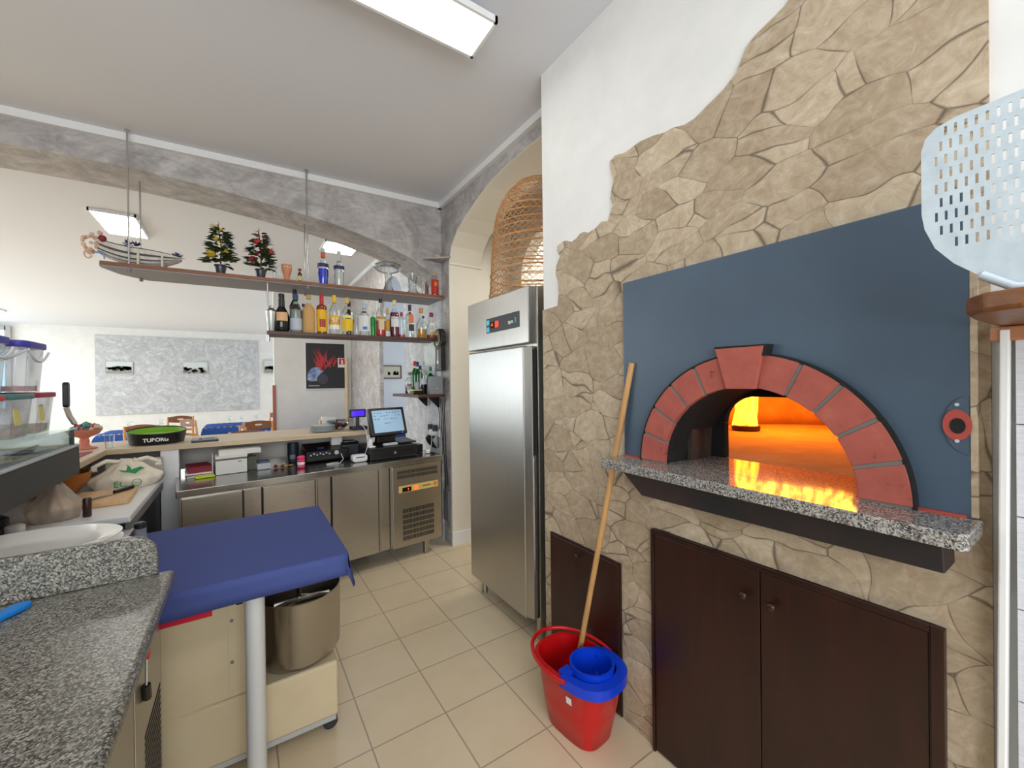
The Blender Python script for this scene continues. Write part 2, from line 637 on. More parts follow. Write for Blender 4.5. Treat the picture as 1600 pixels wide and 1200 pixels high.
# alcove behind: side wall, inner arch, back
mb = MB()
mb.box(1.93, 3.0, 3.449, 3.5, 0, H)
mb.box(3.46, 3.52, 1.62, 3.5, 0, H)
mb.box(1.6, 3.5, 1.72, 1.785, 0, H)
struct('wall_alcove_inside', mb, M['cream'])
ia = arc(2.55, 2.55, .72, 0, PI, 18, .62)
struct('trim_3', MB().prism([(3.449, H), (3.449, 2.2), (3.27, 2.2)] + ia + [(1.83, 2.2), (1.785, 2.2), (1.785, H)], 2.3, 2.42, 'x'), M['cream'])

# back wall: shallow arch beam over the bar (rotated -3.1 degrees)
BX = lambda x: 3.60 + .055 * (1.583 - x)
low = [(-4.6, 2.2), (-3.9, 2.62), (-3.0, 2.85), (-2.2, 2.955), (-1.6, 2.985), (-1.147, 2.99), (-.587, 2.985), (-.162, 2.953), (.16, 2.917), (.453, 2.875), (.66, 2.842), (.844, 2.8), (1.07, 2.738), (1.29, 2.655), (1.45, 2.56), (1.569, 2.47), (1.6, 2.44)]
mb = MB()
n = len(low)
vs = []
for dy in (0, .42):
    vs += [(x, BX(x) + dy, z) for x, z in low] + [(x, BX(x) + dy, H) for x, z in low]
fs = []
for i in range(n - 1):
    for a in (0, 2 * n):
        fs.append((a + i, a + i + 1, a + n + i + 1, a + n + i))
    fs.append((i, i + 1, 2 * n + i + 1, 2 * n + i))
    fs.append((n + i, n + i + 1, 3 * n + i + 1, 3 * n + i))
fs += [(0, n, 3 * n, 2 * n), (n - 1, 2 * n - 1, 4 * n - 1, 3 * n - 1)]
mb.add(vs, fs)
struct('wall_back', mb, M['stucco'])
# white cove strips under the ceiling
def strip(a, b, w=.035, h=.05):
    a, b = Vector(a), Vector(b)
    t = (b - a).normalized()
    nrm = Vector((t.y, -t.x)) * w
    return MB().prism([tuple(a), tuple(b), tuple(b + nrm), tuple(a + nrm)], H - h, H, 'z')
struct('trim_4', strip((-4.6, BX(-4.6)), (1.6, BX(1.6))), M['trimw'])
struct('trim_5', strip((1.6, 3.6), (1.6, 1.6), -.0), M['trimw']) if 0 else struct('trim_5', MB().box(1.568, 1.6, 1.785, 3.6, H - .05, H), M['trimw'])

# dining room: right side wall with an arch, poster wall, far wall
WX = 1.58
mb = MB()
mb.prism([(3.60, 0), (4.62, 0), (4.62, 2.35)] + arc(5.13, 2.35, .5, PI, PI / 2, 8) + [(5.13, H), (3.60, H)], WX, WX + .05, 'x')
struct('wall_dining', mb, M['stucco_l'])
mb = MB().prism(arc(5.13, 2.35, .5, PI / 2, 0, 8) + [(5.64, 2.35), (5.64, 0), (7.4, 0), (7.4, H), (5.13, H)], WX, WX + .05, 'x')
struct('wall_dining_far', mb, M['stucco'])
struct('trim_6', MB().box(WX - .04, WX, 4.03, 7.4, H - .06, H), M['trimw'])
struct('wall_side_room', MB().box(1.9, 4.1, 6.6, 6.7, 0, H), mat('side_room_paint', (222, 224, 228), .8))
struct('wall_poster', MB().box(.43, 1.9, 7.4, 7.6, 0, H), M['white'])
struct('wall_far', MB().box(-7, 4, 15.9, 16.1, 0, H), M['white'])
struct('trim_7', MB().box(.405, .45, 7.385, 7.42, 0, 1.5), mat('brown_guard', (176, 104, 78), .6))
struct('trim_8', MB().box(-3.39, .46, 15.86, 15.9, .72, 2.97), M['stucco_l'])
# windows at the far left, daylight comes in here
mb = MB()
mb.box(-7, -6.9, -2.2, 5.0, 0, H).box(-7, -6.9, 15.3, 16.1, 0, H).box(-7, -6.9, 5.0, 15.3, 0, .5).box(-7, -6.9, 5.0, 15.3, 2.9, H)
struct('wall_left', mb, M['white'])
mb = MB()
for y in (5.0, 7.5, 10.0, 12.6, 15.2):
    mb.box(-6.98, -6.9, y, y + .1, .5, 2.9)
mb.box(-6.98, -6.9, 5, 15.3, 2.8, 2.9).box(-6.98, -6.9, 5, 15.3, .5, .6)
wn = struct('window_1', mb, M['trimw'])
pn = obj('pane', MB().box(-6.95, -6.94, 5, 15.3, .5, 2.9), M['g_pane'], wn)
mb = MB().box(-6.6, -5.0, 15.84, 15.9, 1.2, 3.05)
w2 = struct('window_2', MB().box(-6.65, -6.55, 15.8, 15.9, .9, 3.1).box(-5.02, -4.92, 15.8, 15.9, .9, 3.1).box(-6.6, -5.0, 15.8, 15.9, 3.0, 3.1).box(-6.6, -5.0, 15.8, 15.9, .9, 1.0), mat('window_frame_grey', (170, 168, 166), .6))
obj('pane', MB().box(-6.56, -5.02, 15.84, 15.86, 1.0, 3.0), mat('daylit_pane', (150, 200, 225), .1, emit=(170, 220, 240), es=1.0), w2)
# unseen wall behind the photographer, its window added for the fill light
mb = MB()
mb.box(-7, -2.4, -2.2, -2.1, 0, H).box(.9, 1.5, -2.2, -2.1, 0, H).box(-2.4, .9, -2.2, -2.1, 0, .9).box(-2.4, .9, -2.2, -2.1, 2.7, H)
struct('wall_front', mb, M['white'])
w3 = struct('added_window', MB().box(-2.4, -2.34, -2.2, -2.1, .9, 2.7).box(.84, .9, -2.2, -2.1, .9, 2.7).box(-2.4, .9, -2.2, -2.1, 2.64, 2.7).box(-2.4, .9, -2.2, -2.1, .9, .96).box(-.78, -.72, -2.2, -2.1, .9, 2.7), M['trimw'])
obj('pane', MB().box(-2.4, .9, -2.16, -2.15, .9, 2.7), M['g_pane'], w3)


def ceiling_lamp(label, x0, x1, y0, y1, z, es, group=None):
    cx, cy = (x0 + x1) / 2, (y0 + y1) / 2
    t = thing('ceiling_lamp', label, 'lamp', (cx, cy, z), 0, group)
    hx, hy = (x1 - x0) / 2, (y1 - y0) / 2
    f = MB().box(-hx, hx, -hy, -hy + .014, 0, .03).box(-hx, hx, hy - .014, hy, 0, .03).box(-hx, -hx + .014, -hy, hy, 0, .03).box(hx - .014, hx, -hy, hy, 0, .03)
    f.box(-hx + .01, hx - .01, -hy + .01, hy - .01, .022, .03)
    obj('frame', f, M['trimw'], t)
    obj('diffuser', MB().box(-hx + .014, hx - .014, -hy + .014, hy - .014, .006, .012), mat('lamp_diffuser', (255, 255, 255), .5, emit=(255, 253, 248), es=es), t)
    for s_ in (-.6, .6):
        obj('mount', MB().boxc((hx * s_ * (hx > hy), hy * s_ * (hx <= hy), (H - z + .03) / 2), (.05, .05, H - z - .03)), M['trimw'], t)
    return t
ceiling_lamp('long flat white panel lamp glowing above the kitchen floor', -.22, .983, 1.557, 1.80, 3.12, 5.5)
ceiling_lamp('small panel lamp on the dining room ceiling above the boat basket', -1.19, -.845, 5.38, 6.1, 3.168, 11)
ceiling_lamp('small panel lamp on the dining room ceiling behind the blue bottle', .83, 1.22, 5.12, 5.56, 3.168, 11)
ceiling_lamp('unseen flat panel lamp added behind the photographer to brighten the kitchen floor', -.22, .983, -.95, -.70, 3.12, 8)  # added out of view, lifts the light low in the kitchen
for y_, lb_ in ((4.9, 'nearest to the kitchen'), (7.3, 'second from the kitchen'), (9.8, 'third from the kitchen'), (12.3, 'farthest from the kitchen')):  # extra lamps added out of view to light the dining room
    ceiling_lamp('unseen panel lamp added over the dining room window side, ' + lb_, -4.6, -4.25, y_, y_ + 1.2, 3.168, 22, 'unseen panel lamps added on the window side of the dining room')
# ------------------------------------------------------------------ pizza oven
ov = thing('pizza_oven', 'domed pizza oven with a red brick arch and fire glowing inside', 'oven', (1.4, AC, 0))
def oc(mb):                                   # world -> oven-local
    return mb.xf(Matrix.Translation((-1.4, -AC, 0)))
# face plate
RP = .36
mb = MB().prism([(.193, AZ), (.193, 1.765 + .155), (1.197, 1.922), (1.197, AZ)] + arc(AC, AZ, RP, 0, PI, 30), 1.377, 1.404, 'x')
fp = obj('face_plate', oc(mb), M['plate'], ov)
mb = MB().prism([(.196 + .04 * math.cos(a), 1.389 + .066 * math.sin(a)) for a in [-PI / 2 + PI * i / 20 for i in range(21)]], 1.374, 1.378, 'x')
cv = obj('cover_plate', oc(mb), M['plate'], fp)
ring = [(.214 + .030 * math.cos(a) * .78, 1.389 + .036 * math.sin(a)) for a in [2 * PI * i / 20 for i in range(20)]]
obj('oxide_ring', oc(MB().prism(ring, 1.3715, 1.3745, 'x')), M['oxide'], cv)
hole = [(.213 + .0125 * math.cos(a), 1.387 + .018 * math.sin(a)) for a in [2 * PI * i / 16 for i in range(16)]]
obj('hole', oc(MB().prism(hole, 1.370, 1.3725, 'x')), M['blackm'], cv)
for z in (1.436, 1.352):
    obj('screw', oc(MB().lathe([(.004, 0), (.004, .003)], n=10).xf(Matrix.Translation((1.374, .214, z)) @ Matrix.Rotation(-PI / 2, 4, 'Y'))), M['lgrey'], cv)
for y0_, y1_ in ((.2, .284), (1.093, 1.19)):
    obj('base_seal', oc(MB().box(1.366, 1.38, y0_, y1_, AZ - .002, AZ + .006)), M['oxide'], fp)
# bricks: 5 + keystone + 5
RI, RO, XF = .297, .403, 1.352
gap = .0115
step = (PI - .30) / 10
angs = [i * step for i in range(6)]
def brick(a0, a1, ro, x):
    n = 5
    g0 = gap / 2
    out = [(RI, a0 + g0 / RI * .8), (RI, a1 - g0 / RI * .8)]
    poly = [(AC + RI * math.cos(a), AZ + RI * math.sin(a)) for a in [out[0][1] + (out[1][1] - out[0][1]) * i / n for i in range(n + 1)]]
    poly += [(AC + ro * math.cos(a), AZ + ro * math.sin(a)) for a in [(a1 - g0 / ro) + ((a0 + g0 / ro) - (a1 - g0 / ro)) * i / n for i in range(n + 1)]]
    return MB().prism(poly, x, 1.374, 'x')
for side in (0, 1):
    for k in range(5):
        a0, a1 = k * step, (k + 1) * step
        if side:
            a0, a1 = PI - a1, PI - a0
        obj('brick', oc(brick(a0, a1, RO, XF)), M['brick'], ov, bevel=.002)
kb = [(AC - .047, AZ + .291), (AC + .047, AZ + .291), (AC + .083, AZ + .427), (AC - .075, AZ + .427)]
ks = obj('keystone', oc(MB().prism(kb, XF - .012, 1.45, 'x')), M['brick'], ov, bevel=.003)
obj('side_plate', oc(MB().prism([(AC - .076, AZ + .427), (AC - .068, AZ + .395), (AC - .078, AZ + .395), (AC - .086, AZ + .43), (AC + .083, AZ + .433), (AC + .083, AZ + .428)], XF - .013, 1.378, 'x')), M['blackm'], ks)
# mortar bed behind the joints and dark iron band round the arch
obj('mortar', oc(MB().prism(arc(AC, AZ, RI + .003, 0, PI, 30) + arc(AC, AZ, RO - .002, PI, 0, 30), XF + .004, 1.375, 'x')), M['mortar'], ov)
obj('iron_band', oc(MB().prism(arc(AC, AZ, RO, 0, PI, 40) + arc(AC, AZ, RO + .006, PI, 0, 40), XF + .001, 1.378, 'x')), M['blackm'], ov)
# throat, inner mouth, chamber
mb = MB().prism(arc(AC, AZ, RI + .002, 0, PI, 30) + arc(AC, AZ, RI + .03, PI, 0, 30), 1.376, 1.66, 'x')
obj('throat', oc(mb), M['soot'], ov, smooth=40)
obj('throat_lining', oc(MB().prism([(AC + .292, AZ), (AC + .292, AZ + .17), (AC + .285, AZ + .17), (AC + .27, AZ + .12), (AC + .275, AZ)], 1.50, 1.64, 'x')), M['soot_steel'], ov)
mo = rrect(.465, .915, AZ - .05, 1.432, .11, 8, (0, 0, 1, 1))
XM = 1.66
mb = MB().prism([(-.25, AZ - .04), (.465, AZ - .04), (.465, 1.32), (-.25, 1.32)], XM, XM + .03, 'x')
mb.prism([(.915, AZ - .04), (1.66, AZ - .04), (1.66, 1.32), (.915, 1.32)], XM, XM + .03, 'x')
tp = [p for p in mo if p[1] > 1.30]
mb.prism([(-.25, 1.322), (.465, 1.322)] + tp[::-1] + [(.915, 1.322), (1.66, 1.322), (1.66, 2.1), (-.25, 2.1)], XM, XM + .03, 'x')
obj('inner_mouth', oc(mb), M['soot'], ov)
obj('hearth', oc(MB().box(1.645, 3.5, -.3, 1.72, AZ - .06, AZ - .001)), M['refract'], ov)
ch = []
nz = [(0, 1), (.1, 1), (.2, .985), (.3, .93), (.42, .83), (.52, .68), (.6, .5), (.65, .28), (.67, .02)]
RC, CX, CY = .99, 2.47, .70
mb = MB()
na = 40
def cp(u, v):
    k = v * (len(nz) - 1)
    j = min(int(k + 1e-6), len(nz) - 2)
    q = k - j
    z = nz[j][0] + (nz[j + 1][0] - nz[j][0]) * q
    r = (nz[j][1] + (nz[j + 1][1] - nz[j][1]) * q) * RC
    a = -R144 + 2 * R144 * u
    return (max(CX + r * math.cos(a), XM + .02), CY + r * math.sin(a), AZ + z)
R144 = math.radians(146)
mb.grid(cp, na, len(nz) - 1)
obj('dome', oc(mb), M['refract'], ov, smooth=60, solid=.01)
bu = MB().lathe([(.072, 0), (.08, .006), (.08, .03), (.072, .034), (.066, .03), (.0001, .026)], (2.66, 1.33, AZ), 24)
bo = obj('burner', oc(bu), mat('burner_iron', (70, 24, 16), .6), ov, smooth=40)
def flame(c, h, r, seed, es, name, col):
    q = random.Random(seed)
    f = MB()
    ph = [q.uniform(0, 6) for _ in range(6)]
    n, mm = 16, 14
    def fn(u, v):
        a = 2 * PI * u
        z = v * h
        rr = r * (1 - .15 * v) * (1 + .16 * math.sin(3 * a + ph[0] + 5 * v) + .1 * math.sin(5 * a + ph[1] - 7 * v))
        if v > .75:
            rr *= max(.02, 1 - (v - .75) / .25)
        return (c[0] + rr * math.cos(a) + .03 * v * math.sin(6 * v + ph[2]), c[1] + rr * math.sin(a) + .03 * v * math.sin(5 * v + ph[3]), c[2] + z)
    f.grid(fn, n, mm)
    m = D.materials.new(name)
    m.use_nodes = True
    t = m.node_tree
    t.nodes.clear()
    o = t.nodes.new('ShaderNodeOutputMaterial')
    em = t.nodes.new('ShaderNodeEmission')
    em.inputs[1].default_value = es
    tc = t.nodes.new('ShaderNodeTexCoord')
    mp = t.nodes.new('ShaderNodeMapping')
    mp.inputs['Scale'].default_value = (9, 9, 1.6)
    ns = t.nodes.new('ShaderNodeTexNoise')
    ns.inputs['Scale'].default_value = 3
    cr = t.nodes.new('ShaderNodeValToRGB')
    e = cr.color_ramp.elements
    e[0].position, e[0].color = .35, lin(col[0])
    e[1].position, e[1].color = .65, lin(col[1])
    tr = t.nodes.new('ShaderNodeBsdfTransparent')
    mx = t.nodes.new('ShaderNodeMixShader')
    mr = t.nodes.new('ShaderNodeMapRange')
    mr.inputs['From Min'].default_value = .35
    mr.inputs['From Max'].default_value = .6
    mr.inputs['To Min'].default_value = .12
    mr.inputs['To Max'].default_value = .85
    t.links.new(tc.outputs['Object'], mp.inputs[0])
    t.links.new(mp.outputs[0], ns.inputs['Vector'])
    t.links.new(ns.outputs[0], cr.inputs[0])
    t.links.new(ns.outputs[0], mr.inputs['Value'])
    t.links.new(cr.outputs[0], em.inputs[0])
    t.links.new(mr.outputs[0], mx.inputs[0])
    t.links.new(tr.outputs[0], mx.inputs[1])
    t.links.new(em.outputs[0], mx.inputs[2])
    t.links.new(mx.outputs[0], o.inputs[0])
    return obj('flame', oc(f), m, ov, smooth=60)
flame((2.66, 1.33, AZ + .03), .42, .066, 3, 6, 'flame', ((255, 110, 15), (255, 180, 40)))
flame((2.72, 1.10, AZ + .36), .2, .27, 5, 9, 'flame_top', ((255, 128, 24), (255, 185, 55)))

# granite shelf with its black box bracket
sh = thing('granite_shelf', 'long speckled grey granite shelf below the oven mouth', 'shelf', (1.4, AC, 0))
mb = MB().prism([(1.243, 1.206), (1.216, .186), (1.232, .176), (1.394, .176), (1.394, 1.213), (1.25, 1.213)], 1.142, AZ, 'z')
mb2 = MB().prism([(1.394, AC - .292), (1.66, AC - .292), (1.66, AC + .292), (1.394, AC + .292)], 1.142, AZ, 'z')
obj('slab', oc(mb), M['granite_o'], sh, bevel=.004)
obj('slab', oc(mb2), M['granite_o'], sh)
mb = MB().prism([(1.155, 1.141), (.225, 1.141), (.222, 1.062), (1.045, 1.052)], 1.295, 1.394, 'x')
obj('bracket', oc(mb), m_noise('black_iron_bracket', [(.4, (24, 24, 26)), (.75, (58, 36, 30))], 4, .6), sh, bevel=.003)

# cupboard below: frame, two doors, knobs
cb = thing('cupboard', 'wide dark brown two door cupboard below the oven shelf', 'cupboard', (1.38, .65, 0))
L = lambda mb: mb.xf(Matrix.Translation((-1.38, -.65, 0)))
fr = MB().box(1.372, 1.394, 1.054, 1.066, .0, .9).box(1.372, 1.394, .237, .262, .0, .9).box(1.372, 1.394, .262, 1.054, .885, .9)
obj('frame', L(fr), M['mahog'], cb, bevel=.0015)
for y0, y1, ky in ((.651, 1.052, .693), (.265, .648, .608)):
    d = obj('door', L(MB().box(1.376, 1.393, y0, y1, .01, .882)), M['mahog'], cb, bevel=.002)
    obj('knob', L(MB().lathe([(.005, 0), (.005, .01), (.013, .016), (.014, .024), (.009, .03), (.001, .031)], n=16).xf(Matrix.Translation((1.376, ky, .795)) @ Matrix.Rotation(-PI / 2, 4, 'Y'))), M['mahog'], d, smooth=50)
hb = thing('hatch', 'small brown hatch door low in the stone wall between the fridge and the cupboard', 'hatch', (1.38, 1.48, 0))
L = lambda mb: mb.xf(Matrix.Translation((-1.38, -1.48, 0)))
d = obj('door', L(MB().box(1.378, 1.394, 1.244, 1.718, .015, .682)), M['mahog'], hb, bevel=.003)
obj('knob', L(MB().lathe([(.004, 0), (.004, .006), (.011, .012), (.012, .018), (.008, .023), (.001, .024)], n=16).xf(Matrix.Translation((1.378, 1.496, .64)) @ Matrix.Rotation(-PI / 2, 4, 'Y'))), M['mahog'], d, smooth=50)
obj('frame', L(MB().box(1.383, 1.394, 1.238, 1.244, .01, .69).box(1.383, 1.394, 1.718, 1.724, .01, .69).box(1.383, 1.394, 1.244, 1.718, .682, .69)), M['mahog'], hb)
# ------------------------------------------------------------------ tall fridge
fx, fy = 1.355, 2.235
fr = thing('fridge', 'tall stainless steel upright fridge standing at the end of the stone wall', 'fridge', (1.70, fy, 0))
L = lambda mb: mb.xf(Matrix.Translation((-1.70, -fy, 0)))
Y0, Y1 = 1.868, 2.602
obj('body', L(MB().box(1.412, 2.06, Y0 - .012, Y1, .13, 2.05)), M['steel'], fr, bevel=.004)
dr = obj('door', L(MB().box(fx, 1.404, Y0 + .055, Y1, .125, 1.712)), M['steel_f'], fr, bevel=.012, seg=3)
obj('door_edge', L(MB().prism([(fx + .004, Y0 + .053), (1.38, Y0 + .004), (1.404, Y0 + .004), (1.404, Y0 + .053)], .14, 1.706, 'z')), M['steel_f'], dr, bevel=.003)
obj('gasket', L(MB().box(1.404, 1.412, Y0 + .006, Y1 - .01, .14, 1.7)), M['steel_d'], dr)
up = obj('upper_panel', L(MB().box(fx, 1.412, Y0, Y1, 1.724, 2.05)), M['steel_f'], fr, bevel=.006, seg=3)
obj('pull_slot', L(MB().box(1.386, 1.404, Y0 - .0005, Y0 + .008, 1.08, 1.69)), M['steel_d'], dr)
obj('hinge_strip', L(MB().box(1.386, 1.402, Y0 - .002, Y0 + .006, .42, 1.07)), M['chrome'], dr)
cpn = obj('control_panel', L(MB().box(fx - .0015, fx + .002, 1.951, 2.334, 1.823, 1.918)), M['dgrey'], up)
obj('switch', L(MB().box(fx - .003, fx, 2.296, 2.326, 1.83, 1.862).box(fx - .003, fx, 2.296, 2.326, 1.876, 1.908)), mat('teal_switch', (40, 160, 180), .4, emit=(30, 160, 190), es=.5), cpn)
obj('display', L(MB().box(fx - .003, fx, 2.232, 2.286, 1.85, 1.892)), mat('display_window', (20, 4, 4), .1), cpn)
text('digits', '-4', .03, M['orange_emit'], cpn, (fx - .0035 - 1.70, 2.262 - fy, 1.872), (PI / 2, 0, -PI / 2))
obj('lamp_window', L(MB().box(fx - .003, fx, 2.184, 2.222, 1.852, 1.890)), mat('red_lamp', (190, 30, 20), .3, emit=(255, 50, 30), es=1.2), cpn)
text('lettering', 'apo', .036, M['trimw'], cpn, (fx - .002 - 1.70, 2.045 - fy, 1.866), (PI / 2, 0, -PI / 2))
text('emblem', 'E', .042, mat('teal_mark', (60, 190, 180), .5), cpn, (fx - .002 - 1.70, 1.992 - fy, 1.868), (PI / 2, 0, -PI / 2), sx=-1)
for x in (1.44, 2.02):
    for y in (Y0 + .03, Y1 - .05):
        obj('leg', L(MB().cyl((x, y, 0), .022, .135, 14)), M['steel'], fr)

# wicker basket on top of the fridge
wb = thing('wicker_basket', 'tall open weave wicker basket turned upside down on top of the fridge', 'basket', (1.72, 2.26, 2.052))
prof = [(.335, 0), (.325, .08), (.318, .2), (.312, .32), (.302, .45), (.285, .56), (.25, .66), (.20, .75), (.13, .82)]
def pr(v):
    k = v * (len(prof) - 1)
    j = min(int(k), len(prof) - 2)
    q = k - j
    return [prof[j][i] + (prof[j + 1][i] - prof[j][i]) * q for i in (0, 1)]
wv = MB()
q = random.Random(4)
for k in range(19):
    r, z = pr(k / 18)
    ph = q.uniform(0, 6)
    wv.tube([(r * math.cos(a) * (1 + .008 * math.sin(3 * a + ph)), r * math.sin(a), .012 + z * .98 + .006 * math.sin(2 * a + ph)) for a in [2 * PI * i / 40 for i in range(40)]], .0036 if k % 4 else .006, 5, True)
obj('hoop', wv, M['rope'], wb, smooth=60)
dg = MB()
for k in range(40):
    for s in (-1, 1):
        dg.tube([((pr(v)[0]) * math.cos(2 * PI * k / 40 + s * .07 * (1 if i % 2 else -1)), (pr(v)[0]) * math.sin(2 * PI * k / 40 + s * .07 * (1 if i % 2 else -1)), .012 + pr(v)[1] * .98) for i, v in [(i, i / 23) for i in range(24)]], .0022, 4)
obj('weave', dg, M['rope'], wb)

# ------------------------------------------------------------------ bucket and mop
bk = thing('bucket', 'red plastic mop bucket with a blue wringer on the tiled floor', 'bucket', (1.21, 1.325, 0), 6)
def ov_(rx, ry, z, n=36, p=2.6):
    return [(rx * math.copysign(abs(math.cos(a)) ** (2 / p), math.cos(a)), ry * math.copysign(abs(math.sin(a)) ** (2 / p), math.sin(a)), z) for a in [2 * PI * i / n for i in range(n)]]
rings = [ov_(.088, .125, .0, p=3.4), ov_(.094, .132, .004, p=3.4), ov_(.112, .160, .13, p=3.2), ov_(.130, .190, .275, p=2.8), ov_(.137, .199, .280, p=2.8), ov_(.137, .199, .262, p=2.8), ov_(.141, .204, .262, p=2.8), ov_(.141, .204, .287, p=2.8), ov_(.126, .187, .287, p=2.8), ov_(.108, .155, .12, p=3.2), ov_(.09, .128, .008, p=3.4)]
mb = MB()
n = 36
vs = [p for r in rings for p in r]
fs = [tuple(range(n))[::-1], tuple((len(rings) - 1) * n + i for i in range(n))]
for j in range(len(rings) - 1):
    fs += [(j * n + i, j * n + (i + 1) % n, (j + 1) * n + (i + 1) % n, (j + 1) * n + i) for i in range(n)]
mb.add(vs, fs)
obj('body', mb, M['red'], bk, smooth=50)
# lowered bail handle round the far end
hp = [(.150 * math.cos(a), .02 + .215 * math.sin(a), .292 - .025 * math.sin(a) * 0 + .01 * math.sin(a)) for a in [-.12 * PI + 1.24 * PI * i / 30 for i in range(31)]]
hp = [(x * (1.07 if abs(x) > .05 else 1.07), y * 1.0, z) for x, y, z in hp]
hb_ = MB()
for a, b in ((0, .012), (.012, .024)):
    pass
hb_.tube(hp, .009, 8)
obj('handle', hb_, M['red'], bk, smooth=50)
# wringer: rim collar over the near half, cone cup with slots, two ears
wr = MB()
def half(rx, ry, z, a0=PI * 1.02, a1=PI * 1.98, nn=22, p=2.8):
    return [(rx * math.copysign(abs(math.cos(a)) ** (2 / p), math.cos(a)), ry * math.copysign(abs(math.sin(a)) ** (2 / p), math.sin(a)), z) for a in [a0 + (a1 - a0) * i / nn for i in range(nn + 1)]]
loops = [half(.146, .209, .255), half(.147, .210, .297), half(.110, .168, .297), half(.110, .168, .286), half(.143, .206, .286)]
nn = 23
vs = [p for r in loops for p in r]
fs = []
for j in range(4):
    fs += [(j * nn + i, j * nn + i + 1, (j + 1) * nn + i + 1, (j + 1) * nn + i) for i in range(nn - 1)]
wr.add(vs, fs)
cyw = -.075
wr.lathe([(.086, .20), (.094, .30), (.094, .318), (.084, .318), (.078, .21)], (0, cyw, 0), 28)
for s in (-1, 1):
    wr.box(min(s * .07, s * .125), max(s * .07, s * .125), -.05, .0, .284, .298)
oo = half(.125, .185, .268)
ii = [(.09 * math.cos(a), cyw + .09 * math.sin(a), .268) for a in [PI * 1.02 + PI * .96 * i / 22 for i in range(23)]]
wr.add(oo + ii, [(i, i + 1, 23 + i + 1, 23 + i) for i in range(22) if i not in (5, 6, 7, 15, 16, 17)])
obj('wringer', wr, M['blue'], bk, smooth=45, solid=0)
sl = MB()
for k in range(16):
    a = 2 * PI * k / 16
    sl.tube([(.077 * math.cos(a), cyw + .077 * math.sin(a), .225), (.04 * math.cos(a), cyw + .04 * math.sin(a), .17)], .0055, 5)
sl.lathe([(.036, .16), (.044, .172), (.036, .178)], (0, cyw, 0), 16)
obj('wringer_ribs', sl, M['blue'], bk)
obj('sticker', MB().boxc((-.1285, -.06, .205), (.0015, .026, .028), (0, -.11, .06)), M['whitep'], bk)

mp = thing('mop', 'wooden mop pole leaning from the red bucket against the oven front', 'mop', (1.285, 1.41, .2))
T_, B_ = Vector((1.371, 1.148, 1.575)), Vector((1.285, 1.41, .2))
Lm = lambda p: tuple(Vector(p) - B_)
d = (T_ - B_)
obj('pole', MB().tube([Lm(B_ + d * -.02), Lm(B_ + d * .5), Lm(T_ - d * .003), Lm(T_)], .0125, 12), M['pole'], mp, smooth=50)
mh = MB()
q = random.Random(8)
for k in range(26):
    a = 2 * PI * k / 26
    r1 = q.uniform(.02, .045)
    mh.tube([(0, 0, -.01), (.012 * math.cos(a), .012 * math.sin(a), -.04), (r1 * math.cos(a), r1 * math.sin(a), -.11), (r1 * 1.1 * math.cos(a) - .005, r1 * 1.1 * math.sin(a), -.175)], .005, 5)
obj('mop_head', mh, mat('dirty_cotton', (92, 84, 78), .95), mp)

# ------------------------------------------------------------------ bar counter fridge
RZ = 6.06
CO = Vector((-.338, 3.20, 0))
ex = Vector((math.cos(math.radians(RZ)), math.sin(math.radians(RZ)), 0))
ey = Vector((-ex.y, ex.x, 0))
def C(u, v, z=.862):
    return tuple(CO + ex * u + ey * v + Vector((0, 0, z)))
ct = thing('bar_fridge', 'low stainless steel refrigerated bar counter with three doors', 'counter', tuple(CO), RZ)
obj('worktop', MB().box(-.005, 1.85, 0, .60, .815, .86), M['steel_top'], ct, bevel=.004)
obj('body', MB().box(.012, 1.835, .035, .585, .13, .815), M['steel'], ct)
obj('upstand', MB().box(0, 1.85, .595, .605, .80, .90), M['steel_top'], ct)
ZB, ZT = .135, .803
for a, b in ((.022, .337), (.456, .783), (.905, .1257 * 10)):
    d = obj('door', MB().box(a, b, .012, .035, ZB, ZT), M['steel'], ct, bevel=.003)
    obj('pull_edge', MB().box(b - .002, b + .0065, .016, .035, ZB + .01, ZT - .004), M['steel_d'], d)
for a, b in ((.346, .446), (.805, .893), (1.28, 1.352)):
    obj('pillar', MB().box(a, b, .02, .036, ZB, ZT), M['steel'], ct, bevel=.002)
    obj('gap', MB().box(b - .0005, b + .011, .028, .037, ZB, ZT), M['steel_d'], ct)
pn = obj('machine_panel', MB().box(1.378, 1.832, .010, .036, .125, ZT), M['steel'], ct, bevel=.003)
def slots(x0, x1, z0, z1, rows, cols, name):
    g = MB()
    dx, dz = (x1 - x0) / cols, (z1 - z0) / rows
    for r_ in range(rows):
        for c_ in range(cols):
            g.box(x0 + dx * c_ + dx * .22, x0 + dx * c_ + dx * .78, .0085, .0115, z0 + dz * r_ + dz * .12, z0 + dz * r_ + dz * .88)
    o = obj(name, g, M['steel_d'], pn)
    return o
slots(1.417, 1.795, .697, .772, 2, 34, 'vent_slots')
slots(1.463, 1.757, .17, .448, 6, 27, 'vent_slots')
cs = obj('control_strip', MB().box(1.43, 1.80, .0080, .0105, .583, .64), mat('yellow_strip', (214, 186, 110), .4), pn)
obj('display', MB().box(1.462, 1.543, .0065, .0085, .588, .624), mat('display_window_dark', (24, 6, 6), .1), cs)
text('digits', '4', .026, M['orange_emit'], cs, (1.515, .006, .606), (PI / 2, 0, 0))
obj('power_switch', MB().box(1.572, 1.603, .0055, .0085, .592, .624), mat('lit_switch', (220, 70, 30), .3, emit=(255, 70, 20), es=2.5), cs)
wd = MB()
for k in range(8):
    wd.box(1.652 + k * .0095, 1.652 + k * .0095 + .0068, .0072, .0082, .607, .617)
obj('lettering', wd, M['dgrey'], cs)
